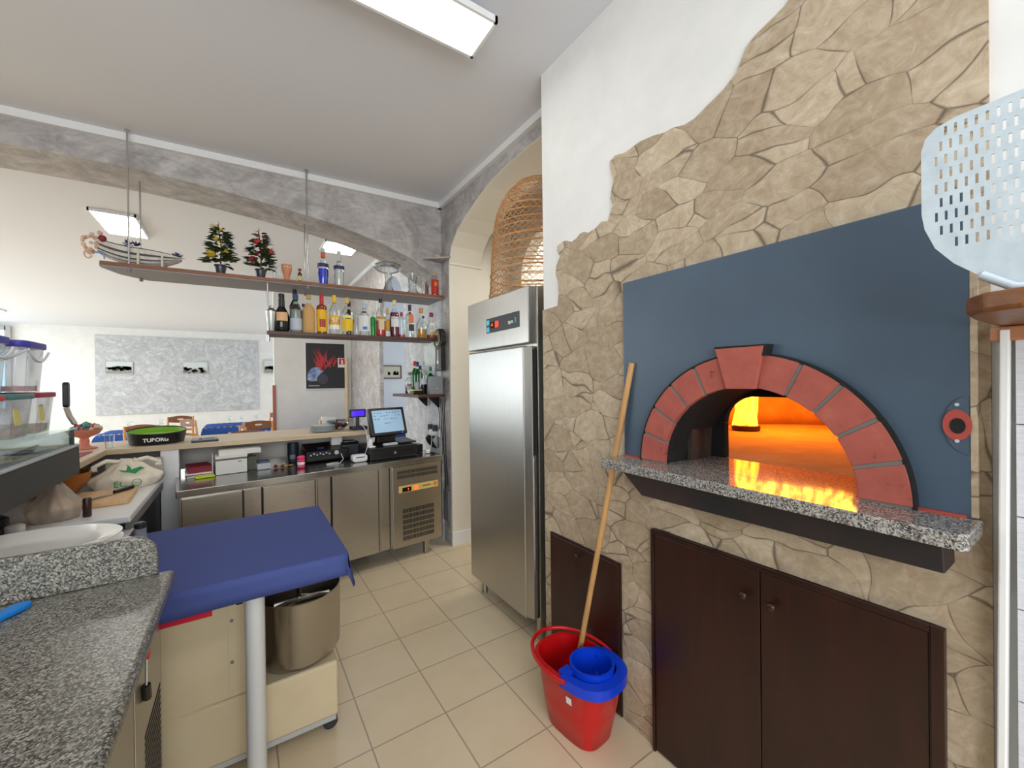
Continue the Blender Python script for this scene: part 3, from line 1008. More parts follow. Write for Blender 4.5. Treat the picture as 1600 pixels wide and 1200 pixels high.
obj('emblem', MB().lathe([(.015, 0), (.015, .002)], n=18).xf(Matrix.Translation((1.773, .008, .614)) @ Matrix.Rotation(PI / 2, 4, 'X')), mat('orange_mark', (226, 120, 50), .5), cs)
for u in (.06, .62, 1.70):
    for v in (.06, .54):
        obj('leg', MB().box(u - .02, u + .02, v - .02, v + .02, 0, .132), M['steel'], ct, bevel=.003)

# ------------------------------------------------------------------ bar ledge (L shaped), its panel and post
bar = thing('bar', 'pale laminate bar ledge running round the counter on a white panelled base', 'bar', (0, 3.95, 0))
L = lambda mb: mb.xf(Matrix.Translation((0, -3.95, 0)))
poly = [(.955, 3.69), (-.745, 3.69), (-.745, 1.75), (-1.15, 1.75), (-1.15, 4.24), (1.02, 4.24), (1.02, 3.80)]
lg = obj('ledge', L(MB().prism(poly, 1.055, 1.092, 'z')), M['ledge'], bar, bevel=.006)
obj('edge_band', L(MB().prism([(.957, 3.686), (-.745, 3.686), (-.745, 3.69), (.955, 3.69)], 1.058, 1.089, 'z').box(-.745, -.741, 2.8, 3.69, 1.058, 1.089)), M['ledge_e'], lg)
obj('panel', L(MB().box(-1.12, 1.0, 4.04, 4.12, 0, 1.055).box(-1.12, -1.06, 1.8, 4.04, 0, 1.055)), mat('bar_panel', (206, 200, 190), .7), bar)
obj('post', L(MB().box(-.475, -.375, 3.70, 3.80, 0, 1.055)), M['trimw'], bar, bevel=.002)

# ------------------------------------------------------------------ work table with blue cloth, spiral mixer
tb = thing('work_table', 'kitchen work table on a white round post covered by a dark blue cloth', 'table', (-.03, 2.03, 0))
L = lambda mb: mb.xf(Matrix.Translation((.03, -2.03, 0)))
obj('tabletop', L(MB().box(-.42, .325, 1.675, 2.405, .82, .845)), M['trimw'], tb)
for x, y in ((.030, 1.735), (-.36, 2.34)):
    obj('leg', L(MB().cyl((x, y, 0), .031, .82, 20)), mat('post_paint', (214, 214, 212), .45), tb, smooth=50)
cl = MB()
xs = [-.425 + i * (.755 / 24) for i in range(25)]
q = random.Random(2)
top, bot = [], []
z = .849
cl.box(-.425, .333, 1.663, 2.412, .8465, z)
# front hem
def hem(p0, p1, nseg, dz, out, wob):
    n_ = Vector((p1[1] - p0[1], p0[0] - p1[0])).normalized()
    vs = []
    for j in range(4):
        for i in range(nseg + 1):
            t = i / nseg
            x, y = p0[0] + (p1[0] - p0[0]) * t, p0[1] + (p1[1] - p0[1]) * t
            w = wob * math.sin(t * 9) * j / 3 + out * j / 3
            vs.append((x + n_.x * (w + .002), y + n_.y * (w + .002), z - dz(t) * j / 3))
    k = nseg + 1
    return vs, [(j * k + i, j * k + i + 1, (j + 1) * k + i + 1, (j + 1) * k + i) for j in range(3) for i in range(nseg)]
cl2 = MB().add(*hem((-.425, 1.663), (.333, 1.663), 24, lambda t: .088 - .008 * t, .004, .003))
cl2.add(*hem((.333, 1.663), (.333, 2.412), 16, lambda t: .135 - .02 * t, .02, .004))
cl2.add([(.333, 1.661, z), (.333, 1.659, z - .08), (.353, 1.663, z - .135), (.36, 1.668, z - .13)], [(0, 1, 2, 3)])
cth = obj('tablecloth', L(cl), M['bluecloth'], None, bevel=.002)
cth.location = (-.03, 2.03, 0)
tag(cth, 'dark blue cloth spread over the kitchen work table', 'tablecloth')
obj('hem', L(cl2), M['bluecloth'], cth, solid=.003, smooth=60)
rc = obj('under_cloth', MB().box(-.42, -.09, 1.668, 1.672, .742, .84), M['clothr'])
tag(rc, 'red cloth edge showing under the blue tablecloth hem', 'cloth')

mx = thing('spiral_mixer', 'cream enamelled dough mixer with a steel bowl under the blue table', 'mixer', (.05, 2.1, 0))
L = lambda mb: mb.xf(Matrix.Translation((-.05, -2.1, 0)))
bw = (.205, 2.07)
obj('body', L(MB().box(-.262, .335, 1.90, 2.26, .065, .30).box(-.262, .03, 1.90, 2.26, .30, .775)), M['mixer'], mx, bevel=.012, seg=3)
obj('side_panel', L(MB().box(-.055, .022, 1.8985, 1.902, .33, .69)), M['mixer'], mx, bevel=.001)
for zz in (.44, .60):
    obj('screw', L(MB().lathe([(.006, 0), (.006, .003)], n=10).xf(Matrix.Translation((-.043, 1.8985, zz)) @ Matrix.Rotation(PI / 2, 4, 'X'))), M['grey'], mx)
obj('badge', L(MB().box(-.028, -.006, 1.896, 1.899, .655, .70)), M['blackm'], mx)
bo = obj('bowl', L(MB().lathe([(.12, .30), (.155, .305), (.168, .33), (.172, .58), (.176, .588), (.170, .590), (.166, .575), (.160, .335), (.12, .31), (.0005, .31)], (bw[0], bw[1], 0), 48)), M['steel_bowl'], mx, smooth=40)
obj('bracket', L(MB().box(.018, .05, 1.905, 1.93, .31, .58)), M['steel_bowl'], mx, bevel=.004)
obj('dough_hook', L(MB().tube([(bw[0], bw[1], .72), (bw[0], bw[1], .55)] + [(bw[0] + .06 * math.cos(a), bw[1] + .06 * math.sin(a), .53 - .02 * a) for a in [i * .4 for i in range(22)]], .011, 8)), M['steel_bowl'], mx, smooth=60)
obj('head', L(MB().box(-.2, .25, 1.98, 2.2, .70, .79)), M['mixer'], mx, bevel=.02, seg=3)
obj('guard', L(MB().box(.10, .31, 1.935, 1.945, .585, .60)), M['chrome'], mx)
for x in (-.22, .305):
    for y in (1.93, 2.22):
        obj('wheel', L(MB().lathe([(.03, -.01), (.03, .01)], n=16).xf(Matrix.Translation((x, y, .03)) @ Matrix.Rotation(PI / 2, 4, 'X'))), M['dgrey'], mx)
for y0_ in (1.905, 2.22):
    obj('skid', L(MB().box(-.25, .325, y0_, y0_ + .015, .045, .066)), M['lgrey'], mx)

# ------------------------------------------------------------------ granite prep counter, near left
gc = thing('granite_counter', 'grey green granite prep counter with a rounded upstand in the foreground', 'counter', (-.8, 1.0, 0))
L = lambda mb: mb.xf(Matrix.Translation((.8, -1.0, 0)))
obj('slab', L(MB().prism(rrect(-1.9, -.178, .15, 1.622, .012, 4), .905, .94, 'z')), M['granite'], gc, bevel=.012, seg=3)
up = [(-1.9, .94)] + [(-.215, .94)] + arc(-.275, 1.0, .06, 0, PI / 2, 8) + [(-1.9, 1.06)]
obj('upstand', L(MB().prism(up, 1.602, 1.622, 'y')), M['granite'], gc, bevel=.004)
bs = obj('base', L(MB().box(-1.88, -.222, .2, 1.60, .0, .905)), M['steel'], gc)
dd = obj('door', L(MB().box(-.222, -.212, .62, 1.24, .08, .88)), M['steel'], gc, bevel=.002)
obj('gap', L(MB().box(-.2225, -.2135, 1.242, 1.252, .08, .70)), M['steel_d'], gc)
vp = obj('vent_panel', L(MB().box(-.222, -.2125, 1.26, 1.595, .05, .88)), M['steel'], gc, bevel=.002)
lv = MB()
for k in range(30):
    lv.box(-.2135, -.2115, 1.36, 1.585, .08 + k * .0185, .088 + k * .0185)
obj('louvres', L(lv), M['steel_d'], vp)
kl = thing('hand_tool', 'black handled tool with a red tip hooked on the granite counter base', 'tool', (-.205, 1.35, .745))
obj('handle', MB().tube([(0, 0, -.02), (0, -.012, .02)], .009, 8), M['black'], kl)
obj('blade', MB().tube([(0, -.012, .02), (0, -.004, .085)], .003, 6), M['chrome'], kl)
obj('tip', MB().boxc((0, .002, .095), (.012, .026, .03)), M['red'], kl, bevel=.003)
bt = thing('dough_scraper', 'bright blue plastic scraper lying on the granite counter', 'scraper', (-.50, 1.50, .941), 62)
obj('handle', MB().prism(rrect(-.16, .075, -.018, .018, .017, 6), 0, .014, 'z'), mat('sky_blue_plastic', (10, 120, 205), .35), bt, bevel=.004)
obj('blade', MB().box(-.30, -.15, -.05, .05, .004, .007), M['whitep'], bt)
# ------------------------------------------------------------------ hanging shelves over the bar
RS = -3.15
us = thing('hanging_shelf', 'long walnut shelf with a grey underside hung on steel rods under the ceiling', 'shelf', (-.61, 3.63, 2.285), RS)
# local: x along the shelf, y back
UW = 2.19
obj('board', MB().prism([(-.155, .05), (-.14, .0), (UW, .0), (UW, .365), (.02, .365), (-.10, .23)], .006, .032, 'z'), M['shelf'], us, bevel=.002)
obj('underside', MB().prism([(-.15, .052), (-.137, .004), (UW, .004), (UW, .362), (.02, .362), (-.097, .228)], 0, .006, 'z'), M['shelf_u'], us)
for x in (0, 1.06):
    obj('rod', MB().cyl((x, .012, -.02), .0055, 3.2 - 2.285 + .018, 10).cyl((x, .012, 3.2 - 2.285 - .012), .014, .012, 12), M['chrome'], us, smooth=50)
    obj('rod', MB().cyl((x, .30, -.02), .0055, .735 - .06 * (x > .5), 10), M['chrome'], us, smooth=50)
    nt = MB()
    for y in (.012, .30):
        nt.cyl((x, y, -.022), .011, .018, 10)
    obj('nut', nt, M['grey'], us)
ls = thing('bottle_shelf', 'lower dark walnut bar shelf full of bottles hung below the long shelf', 'shelf', (.165, 3.60, 1.888), RS)
obj('board', MB().box(0, 1.35, -.02, .21, 0, .026), M['shelf_d'], ls, bevel=.002)
for x, y in ((-.0, .01), (-.0, .19)):
    obj('rod', MB().cyl((x + .008, y, -.03), .006, 2.285 - 1.888 + .028, 10).cyl((x + .008, y, -.036), .012, .03, 10), M['chrome'], ls, smooth=50)
UZ, LZ = 2.3175, 1.9145


def U(px_x, back=.07):        # a point on the long shelf, by world x
    u = (px_x + .61) / math.cos(math.radians(RS))
    return (px_x, 3.63 + math.tan(math.radians(RS)) * (px_x + .61) + back, UZ)


def Lw(px_x, back=.05):
    return (px_x, 3.60 + math.tan(math.radians(RS)) * (px_x - .165) + back, LZ)


SH = {'std': [(.0, .0), (.96, 0), (1, .015), (1, .58), (.93, .64), (.55, .72), (.36, .78), (.34, .93), (.37, .94)],
      'round': [(0, 0), (.85, 0), (1, .06), (1, .40), (.8, .52), (.36, .68), (.33, .9), (.36, .92)],
      'square': [(0, 0), (.97, 0), (1, .02), (1, .64), (.9, .70), (.42, .74), (.34, .78), (.32, .93), (.36, .94)],
      'slim': [(0, 0), (.95, 0), (1, .02), (1, .70), (.9, .76), (.45, .81), (.42, .95), (.45, .96)],
      'long': [(0, 0), (.93, 0), (1, .02), (1, .48), (.85, .56), (.42, .74), (.34, .80), (.32, .96), (.35, .97)],
      'jug': [(0, 0), (.80, 0), (.86, .03), (1, .32), (.96, .44), (.52, .60), (.40, .68), (.33, .95), (.36, .97)]}


def bottle(loc, label, h, r, shape='std', glass='g_clear', liquid=None, lvl=.5, lab=None, lab2=None, cap=None, capf=.9, neck=None, group=None, name='bottle'):
    t = thing(name, label, 'bottle', loc, rnd.uniform(-6, 6), group)
    pf = SH[shape]
    if cap:
        pf = [p for p in pf if p[1] <= capf + .02]
    pr_ = [(max(a * r, 1e-4), b * h) for a, b in pf]
    obj('glass', MB().lathe(pr_, n=18, cap=False), M[glass] if isinstance(glass, str) else glass, t, smooth=40)
    if liquid:
        lp = []
        for (a, b), (a2, b2) in zip(pf, pf[1:]):
            if b <= lvl:
                lp.append((max(a * r * .94, 1e-4), b * h + .002))
            if b <= lvl < b2:
                k = (lvl - b) / (b2 - b)
                lp.append(((a + (a2 - a) * k) * r * .94, lvl * h))
        obj('liquid', MB().lathe(lp + [(1e-4, lp[-1][1])], n=18, cap=False), mat('liquid', liquid, .12, spec=.6), t, smooth=40)
    for k, q in enumerate((lab, lab2)):
        if q:
            c, z0, z1 = q[:3]
            w = q[3] if len(q) > 3 else 1.9
            obj('label', MB().lathe([(r * 1.012, z0 * h), (r * 1.012, z1 * h)], n=14, a0=-PI / 2 - w / 2, a1=-PI / 2 + w / 2), mat('label', c, .55), t, smooth=40)
    if neck:
        c, z0, z1 = neck
        obj('neck_band', MB().lathe([(r * .42, z0 * h), (r * .39, z1 * h)], n=14), mat('neck_foil', c, .4), t, smooth=40)
    if cap:
        rn = max(r * .36, .011)
        obj('cap', MB().lathe([(rn * 1.08, capf * h), (rn * 1.08, h - .003), (rn * .9, h)], n=14), mat('cap', cap, .4), t, smooth=40)
    return t


# lower shelf, front row
t = thing('cocktail_shaker', 'polished steel cocktail shaker at the left end of the bottle shelf', 'shaker', Lw(.196, .03))
obj('cup', MB().lathe([(.022, 0), (.024, .004), (.036, .15), (.037, .155)], n=24), mat('pale_steel', (216, 226, 222), .25, .6), t, smooth=40)
obj('lid', MB().lathe([(.037, .155), (.028, .172), (.016, .18), (.014, .2), (1e-4, .204)], n=24), M['chrome'], t, smooth=50)
bottle(Lw(.268), 'squat black bottle with a cream oval label beside the shaker', .30, .055, 'round', 'g_dark', lab=((226, 178, 132), .28, .50, 1.5), cap=(20, 20, 22), neck=((40, 40, 42), .66, .88))
bottle(Lw(.366, .04), 'clear bottle with a silver grey label and green neck ring', .305, .045, 'std', 'g_clear', (150, 156, 150), .58, ((186, 192, 204), .06, .36, 2.4), cap=(38, 60, 96), capf=.84, neck=((110, 190, 140), .74, .80))
bottle(Lw(.368, .135), 'dark wine bottle with black neck standing behind the silver label bottle', .36, .042, 'std', 'g_plum', cap=(16, 16, 18), capf=.8)
t = bottle(Lw(.456, .04), 'bottle wrapped in tan straw standing on the bottle shelf', .305, .046, 'std', mat('tan_sleeve', (206, 162, 102), .8), cap=(196, 160, 60))
bottle(Lw(.43, .14), 'small clear bottle with a blue cap half hidden behind the straw wrapped bottle', .25, .03, 'std', 'g_clear', cap=(60, 60, 120))
bottle(Lw(.553), 'amber bottle with gold yellow label and red capped neck', .325, .04, 'square', mat('amber_glass', (140, 66, 14), .1), lab=((240, 186, 30), .05, .60, 3.0), lab2=((168, 60, 40), .16, .36, 1.2), cap=(190, 30, 44), capf=.74, neck=((196, 40, 50), .72, .8))
t = bottle(Lw(.648), 'clear bottle with red and yellow label reading 51', .325, .042, 'std', 'g_clear', lab=((236, 190, 60), .18, .48, 2.6), lab2=((190, 28, 40), .26, .38, 2.8), cap=(236, 196, 40), capf=.86, neck=((220, 190, 60), .8, .87))
rr = .043
text('numerals', '51', .05, M['trimw'], t, (0, -rr - .001, .112), (PI / 2, 0, 0), bend=lambda x: (rr * math.sin(x / rr), rr * (math.cos(x / rr) - 1)), bold=.001)
obj('label', MB().lathe([(.0433, .04), (.0433, .075)], n=14, a0=-PI / 2 - 1.2, a1=-PI / 2 + 1.2), M['whitep'], t)
bottle(Lw(.748), 'clear bottle with a bright yellow label and gold neck', .315, .044, 'std', 'g_clear', lab=((238, 196, 36), .10, .42, 2.6), lab2=((244, 224, 120), .44, .52, 2.2), cap=(214, 180, 90), capf=.84)
bottle(Lw(.782, .14), 'dark red bottle neck behind the yellow label bottle', .30, .034, 'std', 'g_plum', cap=(70, 14, 24), capf=.85)
bottle(Lw(.84, .13), 'plain clear glass bottle without label at the back of the bottle shelf', .24, .04, 'round', 'g_clear')
bottle(Lw(.884), 'clear bottle with a white label and pale blue cap', .278, .046, 'std', 'g_clear', lab=((226, 228, 230), .14, .60, 2.8), lab2=((70, 110, 190), .18, .27, .8), cap=(176, 196, 222), capf=.84, neck=((90, 110, 170), .72, .76))
bottle(Lw(.962, .07), 'slim green glass bottle between the white label and red bottles', .215, .022, 'slim', mat('green_bottle', (30, 150, 52), .12), cap=(200, 200, 200))
bottle(Lw(1.022), 'clear bottle of red liqueur with a cream label and black cap', .33, .042, 'std', 'g_clear', (206, 20, 40), .42, ((214, 200, 160), .18, .44, 1.2), ((190, 140, 60), .45, .52, 2.0), cap=(18, 18, 20), capf=.9)
bottle(Lw(1.088, .075), 'small gold capped bottle with an orange label at the back', .255, .026, 'std', 'g_clear', lab=((216, 170, 70), .2, .62, 2.8), cap=(206, 170, 70), capf=.8)
bottle(Lw(1.142), 'tall bottle of dark crimson bitters with a blue and white label', .33, .041, 'std', 'g_clear', (116, 14, 52), .66, ((222, 226, 230), .27, .54, 2.2), ((120, 24, 60), .48, .52, 2.3), cap=(226, 206, 140), capf=.86)
bottle(Lw(1.208, .06), 'clear bottle with a red cap and a little pink liquid left', .228, .031, 'slim', 'g_clear', (226, 90, 120), .12, cap=(160, 30, 40), capf=.84)
bottle(Lw(1.280), 'clear square bottle with stacked black and orange round labels', .30, .039, 'square', 'g_clear', lab=((54, 50, 54), .20, .40, 1.4), lab2=((216, 120, 70), .44, .70, 1.3), cap=(66, 50, 70), capf=.82)
bottle(Lw(1.315, .14), 'small dark capped clear bottle behind the black label bottle', .25, .03, 'std', 'g_clear', cap=(50, 52, 56))
bottle(Lw(1.385), 'clear round shouldered bottle half full of amber grappa', .28, .05, 'jug', 'g_clear', (206, 150, 50), .30, cap=(196, 140, 80), capf=.84)
bottle(Lw(1.435, .13), 'green capped clear bottle behind the amber grappa', .22, .03, 'std', 'g_clear', cap=(30, 70, 60))
bottle(Lw(1.482), 'round bellied clear bottle with a crimson cap at the wall end', .245, .048, 'round', 'g_clear', (190, 96, 70), .14, ((226, 220, 196), .48, .60, 1.4), ((200, 160, 90), .14, .26, 1.2), cap=(150, 24, 60), capf=.84)

# long shelf
def tuft(mb, c, n, l, w, q, up=.4):
    for k in range(n):
        a = q.uniform(0, 2 * PI)
        e = q.uniform(-.2, 1)
        d_ = Vector((math.cos(a) * math.cos(e), math.sin(a) * math.cos(e), math.sin(e) * up + .1)).normalized() * l * q.uniform(.7, 1.1)
        s_ = d_.cross(Vector((0, 0, 1))).normalized() * w
        p = Vector(c)
        mb.add([p - s_ * .2, p + d_ * .5 - s_, p + d_, p + d_ * .5 + s_], [(0, 1, 2, 3)])


def xmas(loc, label, seed, berry, fl):
    q = random.Random(seed)
    t = thing('artificial_plant', label, 'plant', loc, 0)
    obj('pot', MB().lathe([(.026, 0), (.028, .004), (.037, .056), (.041, .058), (.041, .066), (.036, .066), (.034, .05)], n=20), mat('tin_pot', (70, 72, 80), .3, .5), t, smooth=40)
    stem = MB()
    stem.tube([(0, 0, .04), (.006, 0, .2), (-.012, 0, .36)], .005, 6)
    obj('stem', stem, mat('stem_brown', (80, 58, 40), .8), t)
    lf, pn_, nd = MB(), MB(), MB()
    for k in range(120):
        z = .075 + .26 * q.random() ** 1.2
        rr = .095 * (1 - (z - .08) / .36)
        a = q.uniform(0, 2 * PI)
        c = (rr * .3 * math.cos(a), rr * .3 * math.sin(a), z)
        l = q.uniform(.05, .08) * (1.1 - (z - .08) * 1.5)
        d_ = Vector((math.cos(a), math.sin(a), q.uniform(-.25, .5))).normalized()
        s_ = d_.cross(Vector((0, 0, 1))).normalized()
        u_ = s_.cross(d_)
        p = Vector(c) + d_ * rr * .3
        w = l * .3
        lf.add([p, p + d_ * l * .35 + s_ * w, p + d_ * l * .75 + s_ * w * .75 - u_ * .004, p + d_ * l - u_ * .008, p + d_ * l * .75 - s_ * w * .75 - u_ * .004, p + d_ * l * .35 - s_ * w, p + d_ * l * .5 + u_ * .006],
               [(0, 1, 6), (1, 2, 6), (2, 3, 6), (3, 4, 6), (4, 5, 6), (5, 0, 6)])
    obj('leaves', lf, m_noise('holly_leaf', [(.35, (26, 46, 20)), (.65, (70, 92, 38))], 30, .45), t, solid=.001)
    for c in ((.06, -.01, .2), (.045, .0, .27), (-.07, 0, .19), (.06, -.02, .11)):
        tuft(nd, c, 90, .055, .0022, q, 1.0)
    obj('needles', nd, mat('pine_needle', (44, 60, 56), .7), t)
    for k, (x, z, r_) in enumerate(fl):
        obj('flower', MB().sphere((x, -.035 + .01 * (k % 2), z), r_, 10, 8, .85), mat('petal', berry[k % len(berry)], .6), t, smooth=60)
    bb = MB()
    for k in range(8):
        bb.sphere((q.uniform(-.04, .04), q.uniform(-.05, .02), q.uniform(.2, .33)), .008, 8, 6)
    obj('berries', bb, mat('berry', berry[0], .3), t, smooth=60)
    rb = MB()
    rb.tube([(.012 * math.sin(i * .9) - .016, .012 * math.cos(i * .9), .30 + i * .0045) for i in range(18)], .0025, 5)
    obj('ribbon', rb, M['gold'], t)
    return t
xmas(U(-.117, .06), 'small artificial Christmas tree with yellow flowers in a tin pot', 3, [(196, 166, 40), (206, 176, 60), (206, 186, 130)], [(-.055, .135, .032), (.03, .16, .026), (-.045, .335, .016), (-.02, .25, .016)])
xmas(U(.133, .06), 'small artificial Christmas tree with red berries in a tin pot', 5, [(150, 24, 44), (186, 40, 40), (128, 14, 36)], [(-.05, .13, .028), (-.02, .27, .028), (.02, .31, .013), (-.02, .185, .015), (.07, .2, .022)])
bottle(U(.224, .05), 'tiny clear vial beside the red berry tree', .092, .013, 'std', 'g_clear', lab=((222, 214, 216), .15, .5, 2.4), cap=(210, 210, 214), capf=.8)
t = thing('terracotta_cup', 'tall handleless terracotta cup with pierced rim on the long shelf', 'cup', U(.306, .05))
obj('cup', MB().lathe([(.02, 0), (.021, .008), (.019, .02), (.034, .075), (.037, .115), (.036, .124), (.033, .124), (.033, .115), (.03, .08), (.012, .03), (1e-4, .028)], n=24), M['terracotta'], t, smooth=50)
hl = MB()
for a in (-2.2, -1.55, -.9):
    hl.sphere((.0365 * math.cos(a), .0365 * math.sin(a), .102), .0055, 8, 6)
obj('piercings', hl, M['paper'], t, smooth=60)
bottle(U(.397, .05), 'miniature brown bottle next to the terracotta cup', .106, .016, 'std', mat('brown_glass', (96, 44, 26), .12), lab=((210, 196, 130), .1, .45, 2.6), cap=(140, 60, 60), capf=.84)
bottle(U(.566, .05), 'bottle of bright blue liqueur on the long shelf', .295, .042, 'jug', 'g_clear', (10, 50, 214), .42, ((44, 48, 92), .46, .56, 4.4), cap=(176, 200, 186), capf=.86, neck=((206, 92, 78), .74, .88))
bottle(U(.686, .05), 'clear liqueur bottle with navy neck label beside the blue one', .29, .042, 'jug', 'g_clear', (214, 214, 206), .40, ((48, 46, 92), .46, .56, 4.4), cap=(198, 198, 196), capf=.86, neck=((196, 196, 194), .70, .88))
def decanter(x, label, r0, h, back=.09):
    t = thing('decanter', label, 'decanter', U(x, back))
    obj('glass', MB().lathe([(.055, 0), (.045, .02), (.030, .06), (.027, .12), (.034, h * .62), (r0 * .75, h * .70), (r0, h * .80), (r0 * .97, h * .88), (r0 * .6, h * .96), (.02, h), (1e-4, h)], n=36, cap=False), m_glass('thick_glass', (232, 236, 236), 1.3), t, smooth=60)
    return t
decanter(1.10, 'wide based glass decanter standing upside down on the long shelf', .122, .265)
t = thing('glass_vase', 'clear waisted glass vase beside the upturned decanter', 'vase', U(1.315, .08))
obj('glass', MB().lathe([(.07, 0), (.068, .006), (.040, .03), (.034, .09), (.04, .15), (.047, .185)], n=28), m_glass('vase_glass', (232, 236, 236), 1.3), t, smooth=60)
t = thing('tall_glass', 'straight clear tumbler between the vase and the red bottle', 'glass', U(1.42, .06))
obj('glass', MB().lathe([(.024, 0), (.025, .003), (.029, .165)], n=24), M['g_clear'], t, smooth=60)
bottle(U(1.515, .05), 'bottle with an orange red label at the wall end of the long shelf', .225, .034, 'slim', 'g_clear', (170, 20, 24), .3, ((196, 44, 26), .06, .66, 4.6), ((232, 120, 40), .38, .54, .9), cap=(206, 170, 110), capf=.85)
t = bottle(U(1.47, .14), 'plain dark red bottle partly behind the orange label bottle', .15, .02, 'slim', mat('deep_red_glass', (130, 20, 26), .1))

M['bluef'] = mat('blue_flower', (58, 74, 118), .7)
M['plywood'] = mat('pale_plywood', (214, 206, 186), .7)
# boat shaped slatted basket
bt = thing('boat_basket', 'white slatted boat shaped basket with shells and blue flowers', 'basket', U(-.565, .12), -3)
def hull(u, v):        # u along -1..1, v across 0..1 (port rim -> keel -> starboard rim)
    hw = .075 * max(0.0, 1 - abs(u) ** 2.6) ** .5
    kz = .07 * abs(u) ** 2.2 + .012
    top = .13 + .05 * max(0, -u) ** 2 - .03 * max(0, u) ** 1.5
    a = PI * v
    return (.225 * u + (.02 * u if v in (0, 1) else 0), -hw * math.cos(a), top - (top - kz) * math.sin(a) ** .75)
sl = MB()
for k in range(9):
    v0, v1 = k / 9 + .022, (k + 1) / 9 - .022
    sl.grid(lambda u, v: hull(-.97 + 1.94 * u, v0 + (v1 - v0) * v), 20, 2)
obj('liner', MB().grid(lambda u, v: tuple(c * k + o for c, k, o in zip(hull(-.94 + 1.88 * u, .01 + .98 * v), (1, .93, .96), (0, 0, .006))), 20, 12), mat('slat_gap_shade', (96, 90, 86), .9), bt, solid=.003)  # added dark inner hull, its colour stands in for shade between slats
obj('slats', sl, m_noise('whitewashed_slat', [(.3, (196, 184, 168)), (.7, (232, 228, 224))], 20, .7), bt, solid=.004)
for u in (-.0, .55):
    fm = MB()
    hw = .075 * (1 - abs(u) ** 2.6) ** .5
    o_ = arc(0, .11, .1, PI * 1.05, PI * 1.95, 14)
    fm.prism([(-hw - .01, .0)] + [(hull(u, .02 + .96 * i / 16)[1] * 1.03, hull(u, .02 + .96 * i / 16)[2] - .003) for i in range(17)] + [(hw + .01, 0)], .225 * u - .006, .225 * u + .006, 'x')
    obj('cradle', fm, M['plywood'], bt)
q = random.Random(6)
nt = MB()
for k in range(26):
    nt.sphere((-.235 + q.uniform(-.045, .045), q.uniform(-.05, .03) - .02, .12 + q.uniform(-.075, .075)), q.uniform(.008, .016), 7, 5)
nt.tube([(-.25 + .018 * math.cos(a), -.05, .05 + .026 * math.sin(a)) for a in [i * .4 for i in range(16)]], .005, 5)
obj('shells', nt, m_noise('shell_net', [(.3, (206, 150, 116)), (.7, (226, 206, 180))], 30, .8), bt, smooth=60)
obj('heart', MB().sphere((-.175, -.07, .155), .021, 10, 8), mat('dark_heart', (136, 28, 44), .6), bt, smooth=60)
for c in ((-.02, -.03, .125), (-.06, -.03, .13), (.20, -.02, .085), (.19, .0, .08)):
    bf = MB()
    tuft(bf, (c[0], c[1], c[2] + .015), 26, .045, .006, q, 1.2)
    obj('flowers', bf, M['bluef'], bt)
obj('bow', MB().tube([(-.2, -.06, .075), (-.17, -.075, .06), (-.165, -.078, .02)], .004, 5).tube([(-.21, -.065, .06), (-.175, -.075, .062)], .005, 5), mat('pale_blue_ribbon', (110, 150, 206), .6), bt)
# ------------------------------------------------------------------ things on the bar counter (C = along, back)
fo = thing('magazine_stack', 'stack of magazines and maroon folders at the left end of the steel counter', 'papers', C(.13, .42), RZ + 2)
zz = 0
for k, (c, h, w) in enumerate((((222, 218, 206), .008, .15), ((236, 234, 226), .006, .14), ((60, 56, 60), .006, .15), ((228, 222, 208), .012, .145), ((136, 24, 46), .03, .14), ((120, 20, 40), .012, .13))):
    obj('magazine', MB().boxc((.004 * (-1) ** k, .06, zz + h / 2), (w, .20, h), (0, 0, .05 * (k % 3 - 1))), mat('cover', c, .6), fo)
    zz += h
hl = thing('notebook', 'fluorescent yellow notebook lying in front of the maroon folders', 'notebook', C(.155, .345), RZ + 4)
obj('cover', MB().box(-.055, .055, -.02, .03, 0, .012), mat('fluo_yellow', (206, 222, 20), .5), hl, bevel=.002)
wbx = thing('box_file', 'white drawer box with a dark band standing on the steel counter under the bar ledge', 'box', C(.312, .37), RZ)
obj('body', MB().box(-.095, .095, 0, .18, 0, .10), M['paper'], wbx, bevel=.003)
obj('dark_band', MB().box(-.0955, .0955, -.001, .02, .10, .112), mat('brown_band', (110, 98, 96), .6), wbx)
obj('lid', MB().box(-.097, .097, -.002, .185, .112, .132), M['paper'], wbx, bevel=.003)
obj('handle', MB().boxc((.05, -.002, .085), (.022, .004, .006)), M['grey'], wbx)
rk = MB()
rk.tube([(-.112, .0, 0), (-.112, .0, .14), (-.108, .09, .15), (-.112, .15, 0)], .004, 6)
w2 = obj('bookend', rk, M['lgrey'])
w2.location = C(.312, .37)
w2.rotation_euler = (0, 0, math.radians(RZ))
tag(w2, 'bent wire bookend between the maroon folders and the white drawer box', 'bookend')
wb2 = thing('paper_ream', 'flat stack of printed sheets lying on the white drawer box', 'papers', C(.37, .44, .862 + .132), RZ - 3)
obj('sheets', MB().box(-.13, .13, -.06, .12, 0, .035), M['paper'], wb2, bevel=.002)
sb = thing('card_box', 'small open white card box in front of dark papers on the counter', 'box', C(.515, .40), RZ + 3)
obj('tray', MB().box(-.045, .045, -.03, .05, 0, .045), M['lgrey'], sb, bevel=.003)
obj('cards', MB().box(-.035, .04, -.01, .045, .045, .062), mat('slate_blue', (70, 84, 104), .6), sb)
db = thing('leaflet_pack', 'dark green leaflet pack standing beside the white drawer box', 'leaflets', C(.445, .43), RZ)
obj('cover', MB().box(-.03, .03, 0, .06, 0, .10), mat('dark_green_cover', (84, 88, 70), .6), db)
cu = thing('pencil_cup', 'dark blue cylindrical cup under the bar ledge', 'cup', C(.752, .56))
